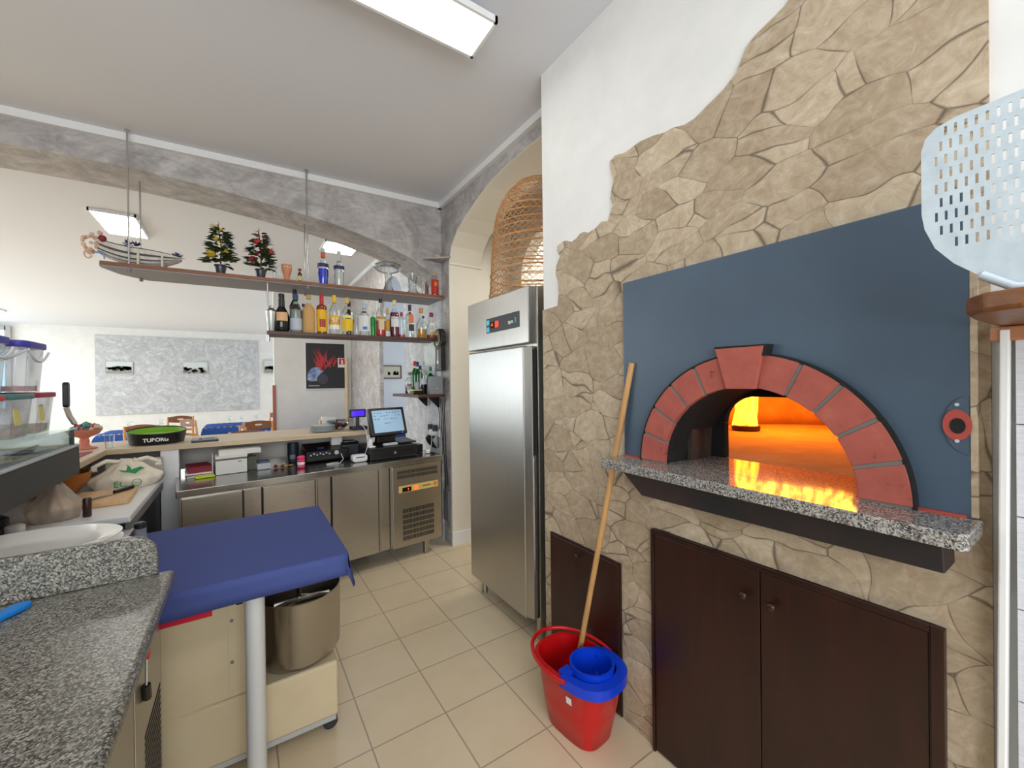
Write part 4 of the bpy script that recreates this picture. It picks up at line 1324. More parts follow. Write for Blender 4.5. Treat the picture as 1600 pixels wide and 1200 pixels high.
obj('cup', MB().lathe([(.04, 0), (.042, .004), (.043, .155), (.040, .155), (.038, .01), (1e-4, .008)], n=24), mat('navy_cup', (34, 44, 58), .4), cu, smooth=40)
obj('label', MB().lathe([(.0435, .03), (.0435, .065)], n=10, a0=-2.2, a1=-1.3), M['grey'], cu)
ks = thing('key_bunch', 'small bunch of keys and beads on the steel counter', 'keys', C(.63, .36))
kb_ = MB()
q = random.Random(3)
for k in range(5):
    kb_.tube([(q.uniform(-.05, .05), q.uniform(-.02, .02), .006), (q.uniform(-.05, .08), q.uniform(-.02, .03), .012)], .004, 6)
obj('key', kb_, M['gold'], ks)
obj('fob', MB().sphere((-.04, 0, .014), .014, 10, 8).sphere((.005, -.02, .014), .013, 10, 8), mat('maroon_bead', (96, 30, 34), .4), ks, smooth=60)
pk = thing('ticket_stack', 'stack of bright pink and white ticket rolls on the steel counter', 'rolls', C(.742, .24))
for k in range(4):
    obj('roll', MB().lathe([(.024, 0), (.027, .004), (.027, .018), (.024, .022)], (0, 0, k * .023), 20), M['pink'] if k != 1 else M['whitep'], pk, smooth=40)
am = thing('mixer_amplifier', 'black rack mixer amplifier with silver knobs under the bar ledge', 'amplifier', C(.99, .385), RZ + 1)
obj('case', MB().box(-.175, .165, 0, .2, .012, .09), M['black'], am, bevel=.003)
obj('sloped_top', MB().prism([(0, .09), (.2, .135), (.2, .09)], -.165, .16, 'x'), M['black'], am)
for k in range(7):
    obj('knob', MB().lathe([(.007, 0), (.006, .012)], n=10).xf(Matrix.Translation((-.145 + k * .024, 0, .062 + .01 * (k % 2))) @ Matrix.Rotation(PI / 2, 4, 'X')), M['lgrey'], am, smooth=40)
obj('volume_knob', MB().lathe([(.018, 0), (.017, .016)], n=18).xf(Matrix.Translation((.055, 0, .066)) @ Matrix.Rotation(PI / 2, 4, 'X')), M['lgrey'], am, smooth=40)
obj('fader_strip', MB().box(-.16, .155, -.002, .001, .03, .036), M['dgrey'], am)
obj('indicator', MB().box(-.08, -.03, .04, .09, .1015, .112), mat('dark_blue_lamps', (20, 26, 90), .3), am)
pw = thing('power_adapter', 'small white power adapter box hanging under the bar ledge', 'adapter', C(1.08, .50, .975), RZ)
obj('case', MB().box(-.045, .045, -.02, .03, 0, .08), M['whitep'], pw, bevel=.006)
obj('cord', MB().tube([(-.02, 0, 0), (-.03, -.01, -.03), (-.06, 0, -.02)], .002, 6), M['blackm'], pw)
pr_ = thing('receipt_printer', 'dark grey receipt printer left of the cash drawer', 'printer', C(1.18, .42), RZ)
obj('body', MB().box(-.075, .075, 0, .17, 0, .115), M['dgrey'], pr_, bevel=.008)
obj('lid', MB().prism([(0.01, .115), (.16, .115), (.16, .135), (.03, .135)], -.072, .072, 'x'), M['black'], pr_, bevel=.004)
obj('paper_slot', MB().box(-.05, .05, .03, .045, .1345, .1375), M['lgrey'], pr_)
obj('badge', MB().box(-.055, -.02, -.001, .001, .045, .052), M['lgrey'], pr_)
cr_ = thing('card_reader', 'rounded white card reader on the front of the steel counter', 'card reader', C(1.165, .15), RZ - 4)
obj('body', MB().prism(rrect(-.06, .06, 0, .058, .022, 6), 0, .075, 'y'), M['whitep'], cr_, bevel=.008, seg=3)
obj('slot', MB().box(-.034, .036, -.001, .004, .036, .042), M['black'], cr_)
obj('cable', MB().tube([(.05, .07, .03), (.075, .05, .12), (.085, .12, .24), (.06, .2, .3)], .0025, 6), M['whitep'], cr_, smooth=60)
wl = obj('white_cable', MB().tube([(-.02 - .10 * math.sin(a) - .06, .0 + .03 * math.cos(a) + .02, .004 + .0) for a in [i * .28 for i in range(12)]] + [(-.03, .08, .02), (-.035, .12, .06)], .003, 6), M['whitep'], smooth=60)
wl.location = C(1.10, .20)
wl.rotation_euler = (0, 0, math.radians(RZ))
tag(wl, 'looped white cable lying beside the white card reader', 'cable')
dw = thing('cash_drawer', 'wide black cash drawer with a keyhole under the touch screen till', 'cash drawer', C(1.452, .13), RZ)
obj('case', MB().box(-.212, .212, 0, .40, 0, .098), M['black'], dw, bevel=.004)
fr_ = obj('front', MB().box(-.2, .2, -.008, .0, .008, .078), M['black'], dw, bevel=.003)
obj('lock', MB().lathe([(.011, 0), (.011, .006), (.006, .007)], n=16).xf(Matrix.Translation((0, -.008, .046)) @ Matrix.Rotation(PI / 2, 4, 'X')), M['chrome'], fr_, smooth=40)
ti = thing('till_monitor', 'black touch screen till tilted back on its stand over the cash drawer', 'monitor', C(1.47, .30, .962), RZ + 8)
obj('stand', MB().prism([(-.02, 0), (.13, 0), (.09, .02), (.07, .13), (.04, .13), (.035, .02)], -.09, .09, 'x'), M['black'], ti, bevel=.004)
TM = Matrix.Translation((0, .0, .205)) @ Matrix.Rotation(math.radians(-17), 4, 'X')
bz = obj('housing', MB().box(-.175, .175, 0, .045, -.125, .125).xf(TM), M['black'], ti, bevel=.006)
scr = mat('screen', (150, 176, 196), .15, emit=(112, 150, 180), es=.42)
sc = obj('screen', MB().box(-.147, .147, -.0012, .001, -.098, .102).xf(TM), scr, bz)
q = random.Random(9)
ic = MB()
for r_ in range(3):
    for k in range(9):
        if q.random() < .65:
            ic.box(-.13 + k * .03, -.13 + k * .03 + q.uniform(.008, .018), -.002, -.0008, .075 - r_ * .028, .081 - r_ * .028)
ic.box(-.04, .02, -.002, -.0008, -.02, -.016)
obj('icons', ic.xf(TM), mat('screen_marks', (70, 92, 112), .3), sc)
obj('power_lamp', MB().box(.118, .126, -.002, .001, -.115, -.110).xf(TM), mat('blue_lamp', (60, 110, 220), .3, emit=(80, 140, 255), es=2), bz)
rt = thing('scanner', 'small white oval scanner on the cash drawer in front of the till', 'scanner', C(1.45, .19, .962), RZ + 2)
obj('body', MB().prism(rrect(-.068, .068, 0, .045, .022, 6), 0, .022, 'z'), M['lgrey'], rt, bevel=.008, seg=3)
wt = thing('card_holder', 'small upright white holder on the left corner of the cash drawer', 'holder', C(1.275, .24, .962), RZ)
obj('back', MB().prism([(-.02, 0), (.03, 0), (.025, .06), (.0, .07)], 0, .015, 'y'), M['whitep'], wt, bevel=.004)
obj('foot', MB().box(-.025, .03, -.06, -.02, 0, .012), M['whitep'], wt, bevel=.003)
kp = thing('keypad', 'black keypad unit on the right end of the cash drawer', 'keypad', C(1.60, .34, .962), RZ)
obj('body', MB().prism([(-.12, 0), (.13, 0), (.13, .03), (-.12, .015)], -.06, .1, 'x'), M['black'], kp, bevel=.004)
lb = thing('sticker_box', 'black box with a white label right of the cash drawer', 'box', C(1.70, .23), RZ)
obj('body', MB().box(-.033, .07, 0, .12, 0, .075), M['black'], lb, bevel=.003)
obj('label', MB().box(-.028, .012, -.001, .001, .02, .055), M['lgrey'], lb)
wc = thing('white_cup', 'small white lidded pot at the right end of the steel counter', 'pot', C(1.775, .15))
obj('body', MB().lathe([(.02, 0), (.024, .004), (.026, .03), (.024, .034), (1e-4, .036)], n=20), M['china'], wc, smooth=40)
obj('cord', MB().tube([(.02, .01, .03), (.05, .03, .06), (.07, .06, .14), (.05, .09, .17)], .003, 6), M['whitep'], wc, smooth=60)

# ------------------------------------------------------------------ things on the bar ledge
LT = 1.093
ty = thing('oval_tray', 'black oval tray with lime green inside lettered TUBORG on the bar ledge', 'tray', (-.515, 3.90, LT), 9)
A_, B2 = .168, .17
def ell(rx, ry, z, n=48, t=0):
    return [(rx * math.cos(2 * PI * i / n), ry * math.sin(2 * PI * i / n), z + t * (ry * math.sin(2 * PI * i / n) + ry)) for i in range(n)]
def loft(loops, capb=True, capt=False):
    n = len(loops[0])
    mb = MB()
    fs = []
    for j in range(len(loops) - 1):
        fs += [(j * n + i, j * n + (i + 1) % n, (j + 1) * n + (i + 1) % n, (j + 1) * n + i) for i in range(n)]
    if capb:
        fs.append(tuple(range(n))[::-1])
    if capt:
        fs.append(tuple((len(loops) - 1) * n + i for i in range(n)))
    return mb.add([p for l in loops for p in l], fs)
obj('rim', loft([ell(A_ * .90, B2 * .88, 0), ell(A_ * .96, B2 * .95, .045), ell(A_, B2, .075, t=.1), ell(A_ * .985, B2 * .98, .078, t=.1), ell(A_ * .975, B2 * .97, .07, t=.1)]), M['black'], ty, smooth=40)
obj('liner', loft([ell(A_ * .974, B2 * .965, .0695, t=.1), ell(A_ * .93, B2 * .92, .062, t=.08), ell(A_ * .90, B2 * .88, .055, t=.05)], False, True), M['lime'], ty, smooth=40)
RT = .245
text('lettering', 'TUBORG', .034, M['trimw'], ty, (-.012, -B2 * .955 - .0015, .036), (PI / 2 - .06, 0, 0), bend=lambda x: (x, (A_ ** 2 - x * x) ** .5 * B2 / A_ * .96 - B2 * .96), bold=.0012)
la = thing('order_tablet', 'dark folded order pad lying on the bar ledge right of the black tray', 'tablet', (-.225, 3.775, LT), 4)
obj('base', MB().box(-.085, .075, -.06, .08, 0, .012), M['dgrey'], la, bevel=.003)
obj('cover', MB().box(-.08, .07, -.055, .08, .012, .02), mat('grey_cover', (150, 150, 158), .4), la, bevel=.003)
obj('buckle', MB().box(-.04, -.02, -.05, -.03, .02, .026).box(-.01, .05, -.02, -.005, .02, .024), M['black'], la)
for k in range(6):
    p = thing('side_plate', ('topmost' if k == 5 else ['lowest', 'second', 'third', 'fourth', 'fifth'][k]) + ' pale glass plate of the stack on the bar ledge', 'plate', (.585, 3.86, LT + k * .0085), 0, 'glass plates stacked on the bar ledge')
    pl_ = MB().lathe([(.05, 0), (.085, .004), (.1, .012), (.1, .014), (.083, .007), (.05, .003), (1e-4, .003)], n=32)
    obj('dish', pl_, mat('pale_aqua_glass', (196, 208, 210), .1), p, smooth=50)
gbw = thing('glass_bowl', 'fluted glass bowl of dark red sweets behind the plate stack', 'bowl', (.735, 3.93, LT))
obj('bowl', MB().lathe([(.03, 0), (.035, .006), (.07, .035), (.1, .07), (.108, .085)], n=28), m_glass('fluted_glass', (226, 226, 228), 1.2), gbw, smooth=50)
sw = MB()
q = random.Random(12)
for k in range(22):
    sw.sphere((q.uniform(-.05, .05), q.uniform(-.05, .05), .03 + q.uniform(0, .022)), .015, 8, 6)
obj('sweets', sw, mat('red_wrappers', (106, 20, 44), .3), gbw, smooth=60)
pd = thing('customer_display', 'customer price display glowing blue on a post on the bar ledge', 'display', (.872, 3.84, LT), 6)
obj('base', MB().box(-.06, .07, -.05, .06, 0, .03), M['dgrey'], pd, bevel=.005)
obj('post', MB().cyl((0, .01, .03), .016, .085, 16), M['dgrey'], pd, smooth=40)
hd = obj('head', MB().box(-.078, .07, -.012, .03, .108, .182), M['dgrey'], pd, bevel=.004)
obj('screen', MB().box(-.058, .055, -.0135, -.011, .122, .168), M['blue_screen'], hd)
nh = thing('napkin_holder', 'pale wooden napkin holder behind the glass bowl', 'napkin holder', (.66, 4.06, LT), 5)
obj('frame', MB().box(-.075, -.065, -.03, .03, 0, .085).box(.065, .075, -.03, .03, 0, .085).box(-.075, .075, -.03, .03, 0, .01), M['honey'], nh)
obj('napkins', MB().boxc((0, 0, .06), (.12, .05, .10), (0, .08, 0)), M['paper'], nh)
va = thing('pedestal_dish', 'coral pink pedestal dish heaped with wrapped sweets on the bar ledge', 'dish', (-.875, 3.83, LT))
obj('dish', MB().lathe([(.062, 0), (.063, .008), (.03, .016), (.021, .03), (.026, .05), (.021, .068), (.026, .076), (.07, .095), (.088, .125), (.09, .13), (.084, .13), (.06, .105), (1e-4, .098)], n=32), M['coral'], va, smooth=60)
cols = [(90, 160, 150), (206, 120, 90), (70, 130, 120), (226, 200, 170), (120, 60, 90), (160, 200, 190)]
q = random.Random(5)
for c in cols:
    sm = MB()
    for k in range(7):
        a, r_ = q.uniform(0, 2 * PI), .075 * q.random() ** .5
        p = (r_ * math.cos(a), r_ * math.sin(a), .125 + .035 * (1 - r_ / .085) + q.uniform(0, .01))
        sm.sphere(p, .012, 7, 5)
        sm.boxc((p[0] + .012, p[1], p[2] + .004), (.022, .004, .014), (q.uniform(0, 3), q.uniform(0, 3), 0))
    o = obj('sweets', sm, mat('sweet_wrapper', c, .35), va, smooth=50)
rm = obj('red_mat', MB().box(-1.1, -.79, 3.15, 3.62, 1.0925, 1.096), mat('raspberry_mat', (150, 44, 70), .7))
tag(rm, 'raspberry red mat on the bar ledge in front of the pink pedestal dish', 'mat')
bg = thing('drinking_glass', 'small clear glass beside the black tray on the bar ledge', 'glass', (-.74, 3.76, LT))
obj('glass', MB().lathe([(.02, 0), (.021, .003), (.026, .09)], n=20), M['g_clear'], bg, smooth=60)

# ------------------------------------------------------------------ things on the corner wall (x=1.58)
XC = 1.568
cl_ = thing('wall_clock', 'black octagonal pendulum wall clock at the end of the bottle shelf', 'clock', (XC, 3.53, 1.615))
oc8 = [(.098 * math.cos(PI / 8 + i * PI / 4), .298 + .098 * math.sin(PI / 8 + i * PI / 4)) for i in range(8)]
obj('case', MB().prism([(-.062, 0), (.062, 0), (.062, .23), (-.062, .23)], -.045, .0, 'x').prism(oc8, -.05, 0, 'x'), M['black'], cl_, bevel=.003)
ring = MB().lathe([(.07, 0), (.076, .004), (.07, .009), (.063, .004)], n=28, cap=False).xf(Matrix.Translation((-.05, 0, .298)) @ Matrix.Rotation(-PI / 2, 4, 'Y'))
obj('bezel', ring, M['gold'], cl_, smooth=50)
fc = obj('face', MB().lathe([(.066, 0), (.066, .002)], n=28).xf(Matrix.Translation((-.05, 0, .298)) @ Matrix.Rotation(-PI / 2, 4, 'Y')), mat('mirror_face', (176, 196, 190), .1, .3), cl_)
obj('hands', MB().boxc((-.054, .012, .308), (.002, .032, .005), (.6, 0, 0)).boxc((-.054, -.004, .31), (.002, .004, .04)), M['black'], cl_)
obj('pendulum_window', MB().box(-.047, -.044, -.042, .042, .025, .2), M['g_dark'], cl_)
obj('pendulum', MB().box(-.0745, -.0725, -.004, .004, .09, .19).lathe([(.018, 0), (.018, .003)], (0, 0, 0), 18).xf(Matrix.Identity(4)), M['gold'], cl_) if 0 else obj('pendulum', MB().box(-.0495, -.0475, -.003, .003, .09, .19).boxc((-.0485, 0, .08), (.002, .028, .028)), M['chrome'], cl_)
ws = thing('wall_shelf', 'small dark wall shelf in the corner holding green bottles', 'shelf', (1.45, 3.90, 1.372))
obj('board', MB().box(-.14, .115, -.42, .32, 0, .026), M['shelf_d'], ws, bevel=.002)
for y in (-.3, .0):
    obj('bracket', MB().prism([(.115, 0), (.0, 0), (.10, -.10), (.115, -.10)], y, y + .02, 'y'), M['black'], ws)
WZ = 1.399
def vb(y, x, label, h, capc, fill, g='g_green', r=.036, lab=None, lab2=None):
    return bottle((x, y, WZ), label, h, r, 'std', g, fill, .42, lab=lab, lab2=lab2, cap=capc, capf=.85)
vb(4.10, 1.45, 'short green bottle with a white and pink label at the left of the corner shelf', .22, (150, 156, 150), (26, 20, 26), 'g_clear', .045, ((196, 206, 200), .1, .34), ((206, 110, 120), .34, .46))
vb(4.00, 1.47, 'green vermouth bottle with a red cap on the corner shelf', .33, (216, 40, 54), (30, 16, 24))
vb(3.90, 1.49, 'green bottle with a dark grey cap behind the red capped bottle', .28, (46, 50, 60), (24, 24, 24))
vb(3.84, 1.44, 'green bottle with a navy cap and silver label in the middle of the corner shelf', .315, (40, 36, 90), (24, 22, 28), 'g_green', .037, ((176, 184, 190), .12, .36))
vb(3.74, 1.46, 'clear green bottle with a pale neck and white label beside the grey speaker', .31, (170, 200, 206), (34, 24, 34), 'g_clear', .038, ((206, 210, 212), .30, .48))
vb(3.74, 1.535, 'green glass bottle at the wall behind the white labelled bottle', .26, (60, 110, 80), None)
sp = thing('speaker_box', 'grey angular loudspeaker at the wall end of the corner shelf', 'speaker', (1.515, 3.57, WZ), -12)
obj('case', MB().prism([(-.075, 0), (.05, 0), (.05, .165), (-.06, .165)], -.085, .06, 'y'), M['grey'], sp, bevel=.005)
obj('mark', MB().box(-.01, .0, -.087, -.084, .05, .056), M['trimw'], sp)
sn = thing('packet_box', 'black box with a yellow top and a crumpled white paper on the corner shelf', 'box', (1.345, 3.66, WZ), 0)
obj('box', MB().box(-.03, .06, -.04, .04, 0, .035), M['black'], sn, bevel=.003)
obj('lid', MB().box(-.028, .058, -.038, .038, .035, .045), mat('straw_yellow', (216, 206, 130), .6), sn)
pc = obj('crumpled_paper', MB().sphere((0, 0, .025), .03, 7, 5, .8), M['paper'])
pc.location = (1.345, 3.775, WZ)
tag(pc, 'crumpled white paper at the front of the corner shelf', 'paper')
wm = thing('wall_map', 'pale printed map sheet hung on the corner wall below the bottle shelf', 'map', (1.577, 3.86, 1.68))
obj('sheet', MB().box(-.003, 0, -.16, .14, 0, .20), m_noise('map_print', [(.35, (190, 206, 210)), (.6, (226, 226, 220)), (.75, (206, 210, 180))], 14, .7), wm)
obj('legend', MB().box(-.002, 0, -.13, -.02, -.1, -.015), m_noise('legend_print', [(.4, (196, 204, 212)), (.6, (226, 228, 232))], 40, .7), wm)
cp_ = obj('corner_bracket_shelf', MB().prism([(0, 0), (0, -.2), (-.20, -.03)], 0, .014, 'z'), M['stucco'])
cp_.location = (1.597, 3.585, 2.64)
tag(cp_, 'small grey triangular corner shelf high above the red bottle', 'shelf')
cpk = thing('corner_spotlight', 'small tan knob light on the triangular corner shelf', 'light', (1.53, 3.52, 2.655))
obj('body', MB().lathe([(.02, 0), (.028, .01), (.028, .03), (.015, .04), (1e-4, .04)], n=16), M['ledge_e'], cpk, smooth=40)
sk = thing('wall_socket', 'double wall socket with black plugs in the corner beside the till', 'socket', (1.577, 3.72, .985))
obj('plate', MB().box(-.012, 0, -.1, .1, 0, .075), M['whitep'], sk, bevel=.003)
for y in (-.065, .05):
    obj('plug', MB().cyl((-.04, y, .06), .026, .055, 14), M['dgrey'], sk, smooth=40)
obj('adaptor', MB().box(-.06, -.01, -.045, .045, .02, .07), M['whitep'], sk, bevel=.006)
cb_ = MB()
for k in range(6):
    cb_.tube([(-.05, -.08 + .03 * k, .01), (-.08, -.08 + .03 * k, -.02), (-.05, -.06 + .03 * k, -.07), (-.02, -.05 + .02 * k, -.11)], .006, 6)
obj('plug_leads', cb_, M['blackm'], sk, smooth=60)
q = random.Random(21)
for k, (y, z0, z1, lb_) in enumerate(((3.50, 1.36, .55, 'black cable hanging down the corner wall, nearest to the doorway'), (3.54, 1.36, .40, 'second black cable from the doorway hanging down the corner wall'), (3.585, 1.36, .62, 'third black cable from the doorway hanging down the corner wall'), (3.64, 1.36, .88, 'black cable hanging from the corner shelf nearest to the socket'))):
    pts = []
    for i in range(15):
        t_ = i / 14
        pts.append((1.592 - .012 - .004 * k, y + .022 * math.sin(5 * t_ + k) + .01 * math.sin(11 * t_ + 2 * k), z0 + (z1 - z0) * t_))
    o = obj('hanging_cable', MB().tube(pts, .0035, 6), M['blackm'], smooth=60)
    tag(o, lb_, 'cable', 'black cables on the corner wall')
cd = obj('cable_duct', MB().box(1.575, 1.6, 3.462, 3.56, .22, .50), M['grey'])
tag(cd, 'grey cable box low on the wall beside the steel counter', 'conduit')
# ------------------------------------------------------------------ left: prep counter, display case and what is on them
pc_ = thing('prep_counter', 'white topped prep counter with a dark front left of the bar', 'counter', (-.8, 3.1, 0))
L = lambda mb: mb.xf(Matrix.Translation((.8, -3.1, 0)))
PZ = .88
obj('worktop', L(MB().box(-1.05, -.455, 2.66, 3.66, PZ - .035, PZ)), M['whitep'], pc_, bevel=.008, seg=3)
obj('back_splash', L(MB().box(-.74, -.455, 3.64, 3.66, PZ, 1.02)), mat('grey_splash', (186, 180, 170), .5), pc_, bevel=.004)
obj('body', L(MB().box(-1.05, -.475, 2.68, 3.64, 0, PZ - .035)), mat('dark_green_front', (28, 34, 32), .5), pc_)
obj('front_strip', L(MB().box(-.475, -.456, 2.67, 3.65, PZ - .075, PZ - .035)), M['grey'], pc_)
# low steel table in front of it that carries the plates
lt = thing('low_table', 'low steel work table behind the granite upstand', 'table', (-.8, 2.1, 0))
L = lambda mb: mb.xf(Matrix.Translation((.8, -2.1, 0)))
obj('top', L(MB().box(-1.05, -.432, 1.63, 2.62, .80, .83)), M['steel_top'], lt, bevel=.003)
for x in (-1.02, -.47):
    for y in (1.68, 2.57):
        obj('leg', L(MB().box(x - .02, x + .02, y - .02, y + .02, 0, .80)), M['steel'], lt)
nplates = 7
for k in range(nplates):
    nm = ['lowest', 'second lowest', 'third lowest', 'middle', 'third from top', 'second from top', 'topmost'][k]
    p = thing('serving_plate', nm + ' big white oval plate of the stack behind the granite upstand', 'plate', (-.625 + .004 * (k % 2), 1.935 - .004 * (k % 3), .8305 + .138 + (k - 6) * .0228), 7 + 3 * (k % 3), 'white oval plates stacked behind the upstand')
    obj('dish', MB().lathe([(.6, 0), (.7, .004), (.97, .026), (1.0, .028), (1.0, .031), (.97, .031), (.69, .009), (.5, .007), (1e-4, .007)], n=56, sx=.27, sy=.2), M['china'], p, smooth=50)
ck = thing('chopping_board', 'pale wooden chopping board on the white prep counter', 'chopping board', (-.62, 3.1, PZ + .001), 3)
obj('board', MB().prism(rrect(-.14, .105, -.17, .19, .02, 5), 0, .024, 'z'), M['board'], ck, bevel=.004)
kn = thing('kitchen_knife', 'black handled kitchen knife lying across the chopping board', 'knife', (-.60, 3.13, PZ + .0265), 62)
obj('blade', MB().prism([(-.20, 0), (-.0, -.014), (.0, .016), (-.14, .014)], 0, .003, 'z'), M['chrome'], kn)
obj('handle', MB().prism(rrect(0, .125, -.013, .013, .01, 4), -.001, .017, 'z'), M['black'], kn, bevel=.004)


def bag(name, label, loc, rx, ry, h, m, seed, ears=False, n=28, rz=0):
    q = random.Random(seed)
    t = thing(name, label, 'bag', loc, rz)
    ph = [q.uniform(0, 6) for _ in range(8)]
    def fn(u, v):
        a = 2 * PI * u
        rr = (1 - .75 * max(0, v - .35) ** 1.3 / .65 ** 1.3) * (.92 + .18 * math.sin(PI * min(1, v * 1.6)))
        rr *= 1 + .03 * math.sin(13 * a + 9 * v + ph[4]) + .05 * math.sin(4 * a + ph[0] + 4 * v) + .035 * math.sin(9 * a + ph[1] - 5 * v) + .02 * math.sin(15 * a + ph[2])
        return (rx * rr * math.cos(a), ry * rr * math.sin(a), max(0.0, h * v * (1 + .07 * math.sin(3 * a + ph[3]) * v)))
    mb = MB().grid(fn, n, 14)
    mb.add([fn(i / n, 0) for i in range(n)], [tuple(range(n))[::-1]])
    mb.add([fn(i / n, 1) for i in range(n)], [tuple(range(n))])
    obj('sack', mb, m, t, smooth=70)
    if ears:
        for s in (-1, 1):
            obj('handle', MB().tube([(s * rx * .25, 0, h * .95), (s * rx * .6, -.01, h * 1.03), (s * rx * .98, -.02, h * .84), (s * rx * 1.02, -.03, h * .74), (s * rx * .85, -.03, h * .76)], .012, 8), m, t, smooth=60)
    return t
eb = bag('shopping_bag', 'cream compostable shopping bag printed with a green bird and ECO on the prep counter', (-.60, 3.455, PZ + .001), .155, .11, .165, M['bagw'], 2, True, 40, 6)
bird = [(-.075, .032), (-.03, .022), (-.022, .05), (-.03, .064), (-.012, .052), (.0, .026), (.025, .034), (.05, .042), (.075, .028), (.05, .018), (.02, -.004), (-.01, .006), (-.05, .014)]
gm = mat('print_green', (46, 150, 84), .6)
obj('printed_bird', MB().prism([(x * .8 + .025, z * .9 + .095) for x, z in bird], -.118, -.116, 'y'), gm, eb)
text('lettering', 'EC', .052, gm, eb, (-.025, -.122, .036), (PI / 2, 0, 0))
obj('printed_ring', MB().tube([(.048 + .021 * math.cos(a), -.122, .038 + .021 * math.sin(a)) for a in [2 * PI * i / 20 for i in range(20)]], .002, 5, True), gm, eb)
text('small_lettering', 'eco', .015, gm, eb, (.048, -.122, .038), (PI / 2, 0, 0))
cb2 = bag('clear_bag', 'knotted thin clear plastic bag of bread near the plate stack', (-.74, 2.80, PZ + .001), .085, .085, .17, M['bagp'], 5, False, 60)
obj('bread', MB().sphere((0, 0, .055), .055, 14, 10, .8), m_noise('crust', [(.3, (206, 176, 138)), (.7, (226, 206, 176))], 12, .8), cb2, smooth=60)
wo = thing('wooden_bowl', 'orange brown wooden bowl under the topping case', 'bowl', (-.87, 3.40, PZ + .001))
obj('bowl', MB().lathe([(.05, 0), (.06, .004), (.11, .07), (.125, .125), (.118, .125), (.1, .07), (.05, .012), (1e-4, .01)], n=32), M['orange_ply'], wo, smooth=50)
def jar(loc, label, r, h, m, capc, cat='pepper mill', name='pepper_mill'):
    t = thing(name, label, cat, loc)
    obj('body', MB().lathe([(r, 0), (r, .01), (r * .9, h * .55), (r * .95, h * .7), (r * .6, h * .72), (1e-4, h * .72)], n=18), m, t, smooth=40)
    obj('cap', MB().lathe([(r * .9, h * .72), (r * .9, h * .95), (r * .6, h), (1e-4, h)], n=18), mat('cap', capc, .4), t, smooth=40)
    return t
jar((-.36, 2.28, .8505), 'small clear jar with a dark lid on the corner of the blue cloth', .022, .085, M['poly'], (40, 40, 44), 'jar', 'spice_jar')
jar((-.385, 2.17, .8505), 'squat dark and white stopper on the blue cloth behind the upstand', .022, .06, M['black'], (230, 228, 222), 'stopper', 'bottle_stopper')
jar((-.83, 2.56, .8315), 'steel shaker with a black top left of the clear bag', .024, .14, M['chrome'], (24, 24, 26), 'shaker', 'salt_shaker')
jar((-.775, 2.50, .8315), 'white plastic pot with a cream lid beside the steel shaker', .032, .115, M['whitep'], (236, 230, 220), 'pot', 'lidded_pot')
wp = thing('pan', 'small steel pan with a black handle left behind the plates', 'pan', (-1.0, 2.42, .8315))
obj('body', MB().lathe([(.06, 0), (.075, .01), (.085, .06), (.081, .06), (.07, .012), (1e-4, .01)], n=28), M['chrome'], wp, smooth=50)
obj('handle', MB().tube([(-.05, -.06, .05), (-.12, -.13, .075), (-.17, -.18, .08)], .012, 8), M['black'], wp, smooth=50)
bgb = bag('blue_bag', 'crumpled blue plastic bag under the near end of the topping case', (-1.0, 2.78, PZ + .001), .11, .08, .10, m_glass('blue_film', (96, 130, 180), .5, dens=.6), 8)
bh = thing('thermos_flask', 'dark brown flask standing behind the clear bag', 'flask', (-.625, 2.76, PZ + .001))
obj('body', MB().lathe([(.014, 0), (.016, .004), (.016, .085), (.013, .09), (1e-4, .09)], n=16), mat('brown_flask', (52, 28, 22), .4), bh, smooth=40)

# refrigerated topping case on the ledge
dc = thing('topping_case', 'dark refrigerated topping display case with a glass top on the bar ledge', 'display case', (-.9, 2.25, LT))
L = lambda mb: mb.xf(Matrix.Translation((.9, -2.25, -LT)))
CY0, CY1, CX0, CX1 = 1.70, 2.775, -1.10, -.65
obj('tub', L(MB().box(CX1 - .02, CX1, CY0, CY1, 1.094, 1.222).box(CX0, CX0 + .02, CY0, CY1, 1.094, 1.222).box(CX0, CX1, CY0, CY0 + .02, 1.094, 1.222).box(CX0, CX1, CY1 - .02, CY1, 1.094, 1.222).box(CX0, CX1, CY0, CY1, 1.094, 1.11)), mat('anthracite_case', (58, 57, 54), .5), dc, bevel=.003)
obj('rim', L(MB().box(CX1 - .03, CX1 + .002, CY0, CY1, 1.222, 1.232).box(CX0, CX0 + .03, CY0, CY1, 1.222, 1.232).box(CX0, CX1, CY1 - .03, CY1 + .002, 1.222, 1.232)), M['lgrey'], dc, bevel=.002)
gp = obj('glass', L(MB().box(CX1 - .022, CX1 - .018, CY0, CY1, 1.232, 1.302).box(CX0 + .018, CX0 + .022, CY0, CY1, 1.232, 1.302).box(CX0 + .02, CX1 - .02, CY1 - .022, CY1 - .018, 1.232, 1.302)), M['g_pane'], dc)
obj('lid_glass', L(MB().box(CX0, CX1 - .015, CY0, CY1 - .012, 1.302, 1.307)), M['g_pane'], dc)
obj('corner_post', L(MB().box(CX1 - .028, CX1 - .014, CY1 - .028, CY1 - .014, 1.232, 1.302).box(CX0 + .014, CX0 + .028, CY1 - .028, CY1 - .014, 1.232, 1.302)), M['black'], dc)
gn = MB()
for k in range(5):
    gn.box(CX0 + .05, CX1 - .05, CY0 + .03 + k * .205, CY0 + .03 + k * .205 + .19, 1.15, 1.228)
obj('food_pan', L(gn), M['lgrey'], dc, bevel=.006)
tg = thing('serving_tongs', 'dark serving tongs lying on the pans inside the topping case', 'tongs', (-.74, 2.45, 1.231), 0)
obj('arm', MB().tube([(0, .16, .02), (-.01, .04, .012), (-.0, -.12, .004)], .006, 6), M['black'], tg)
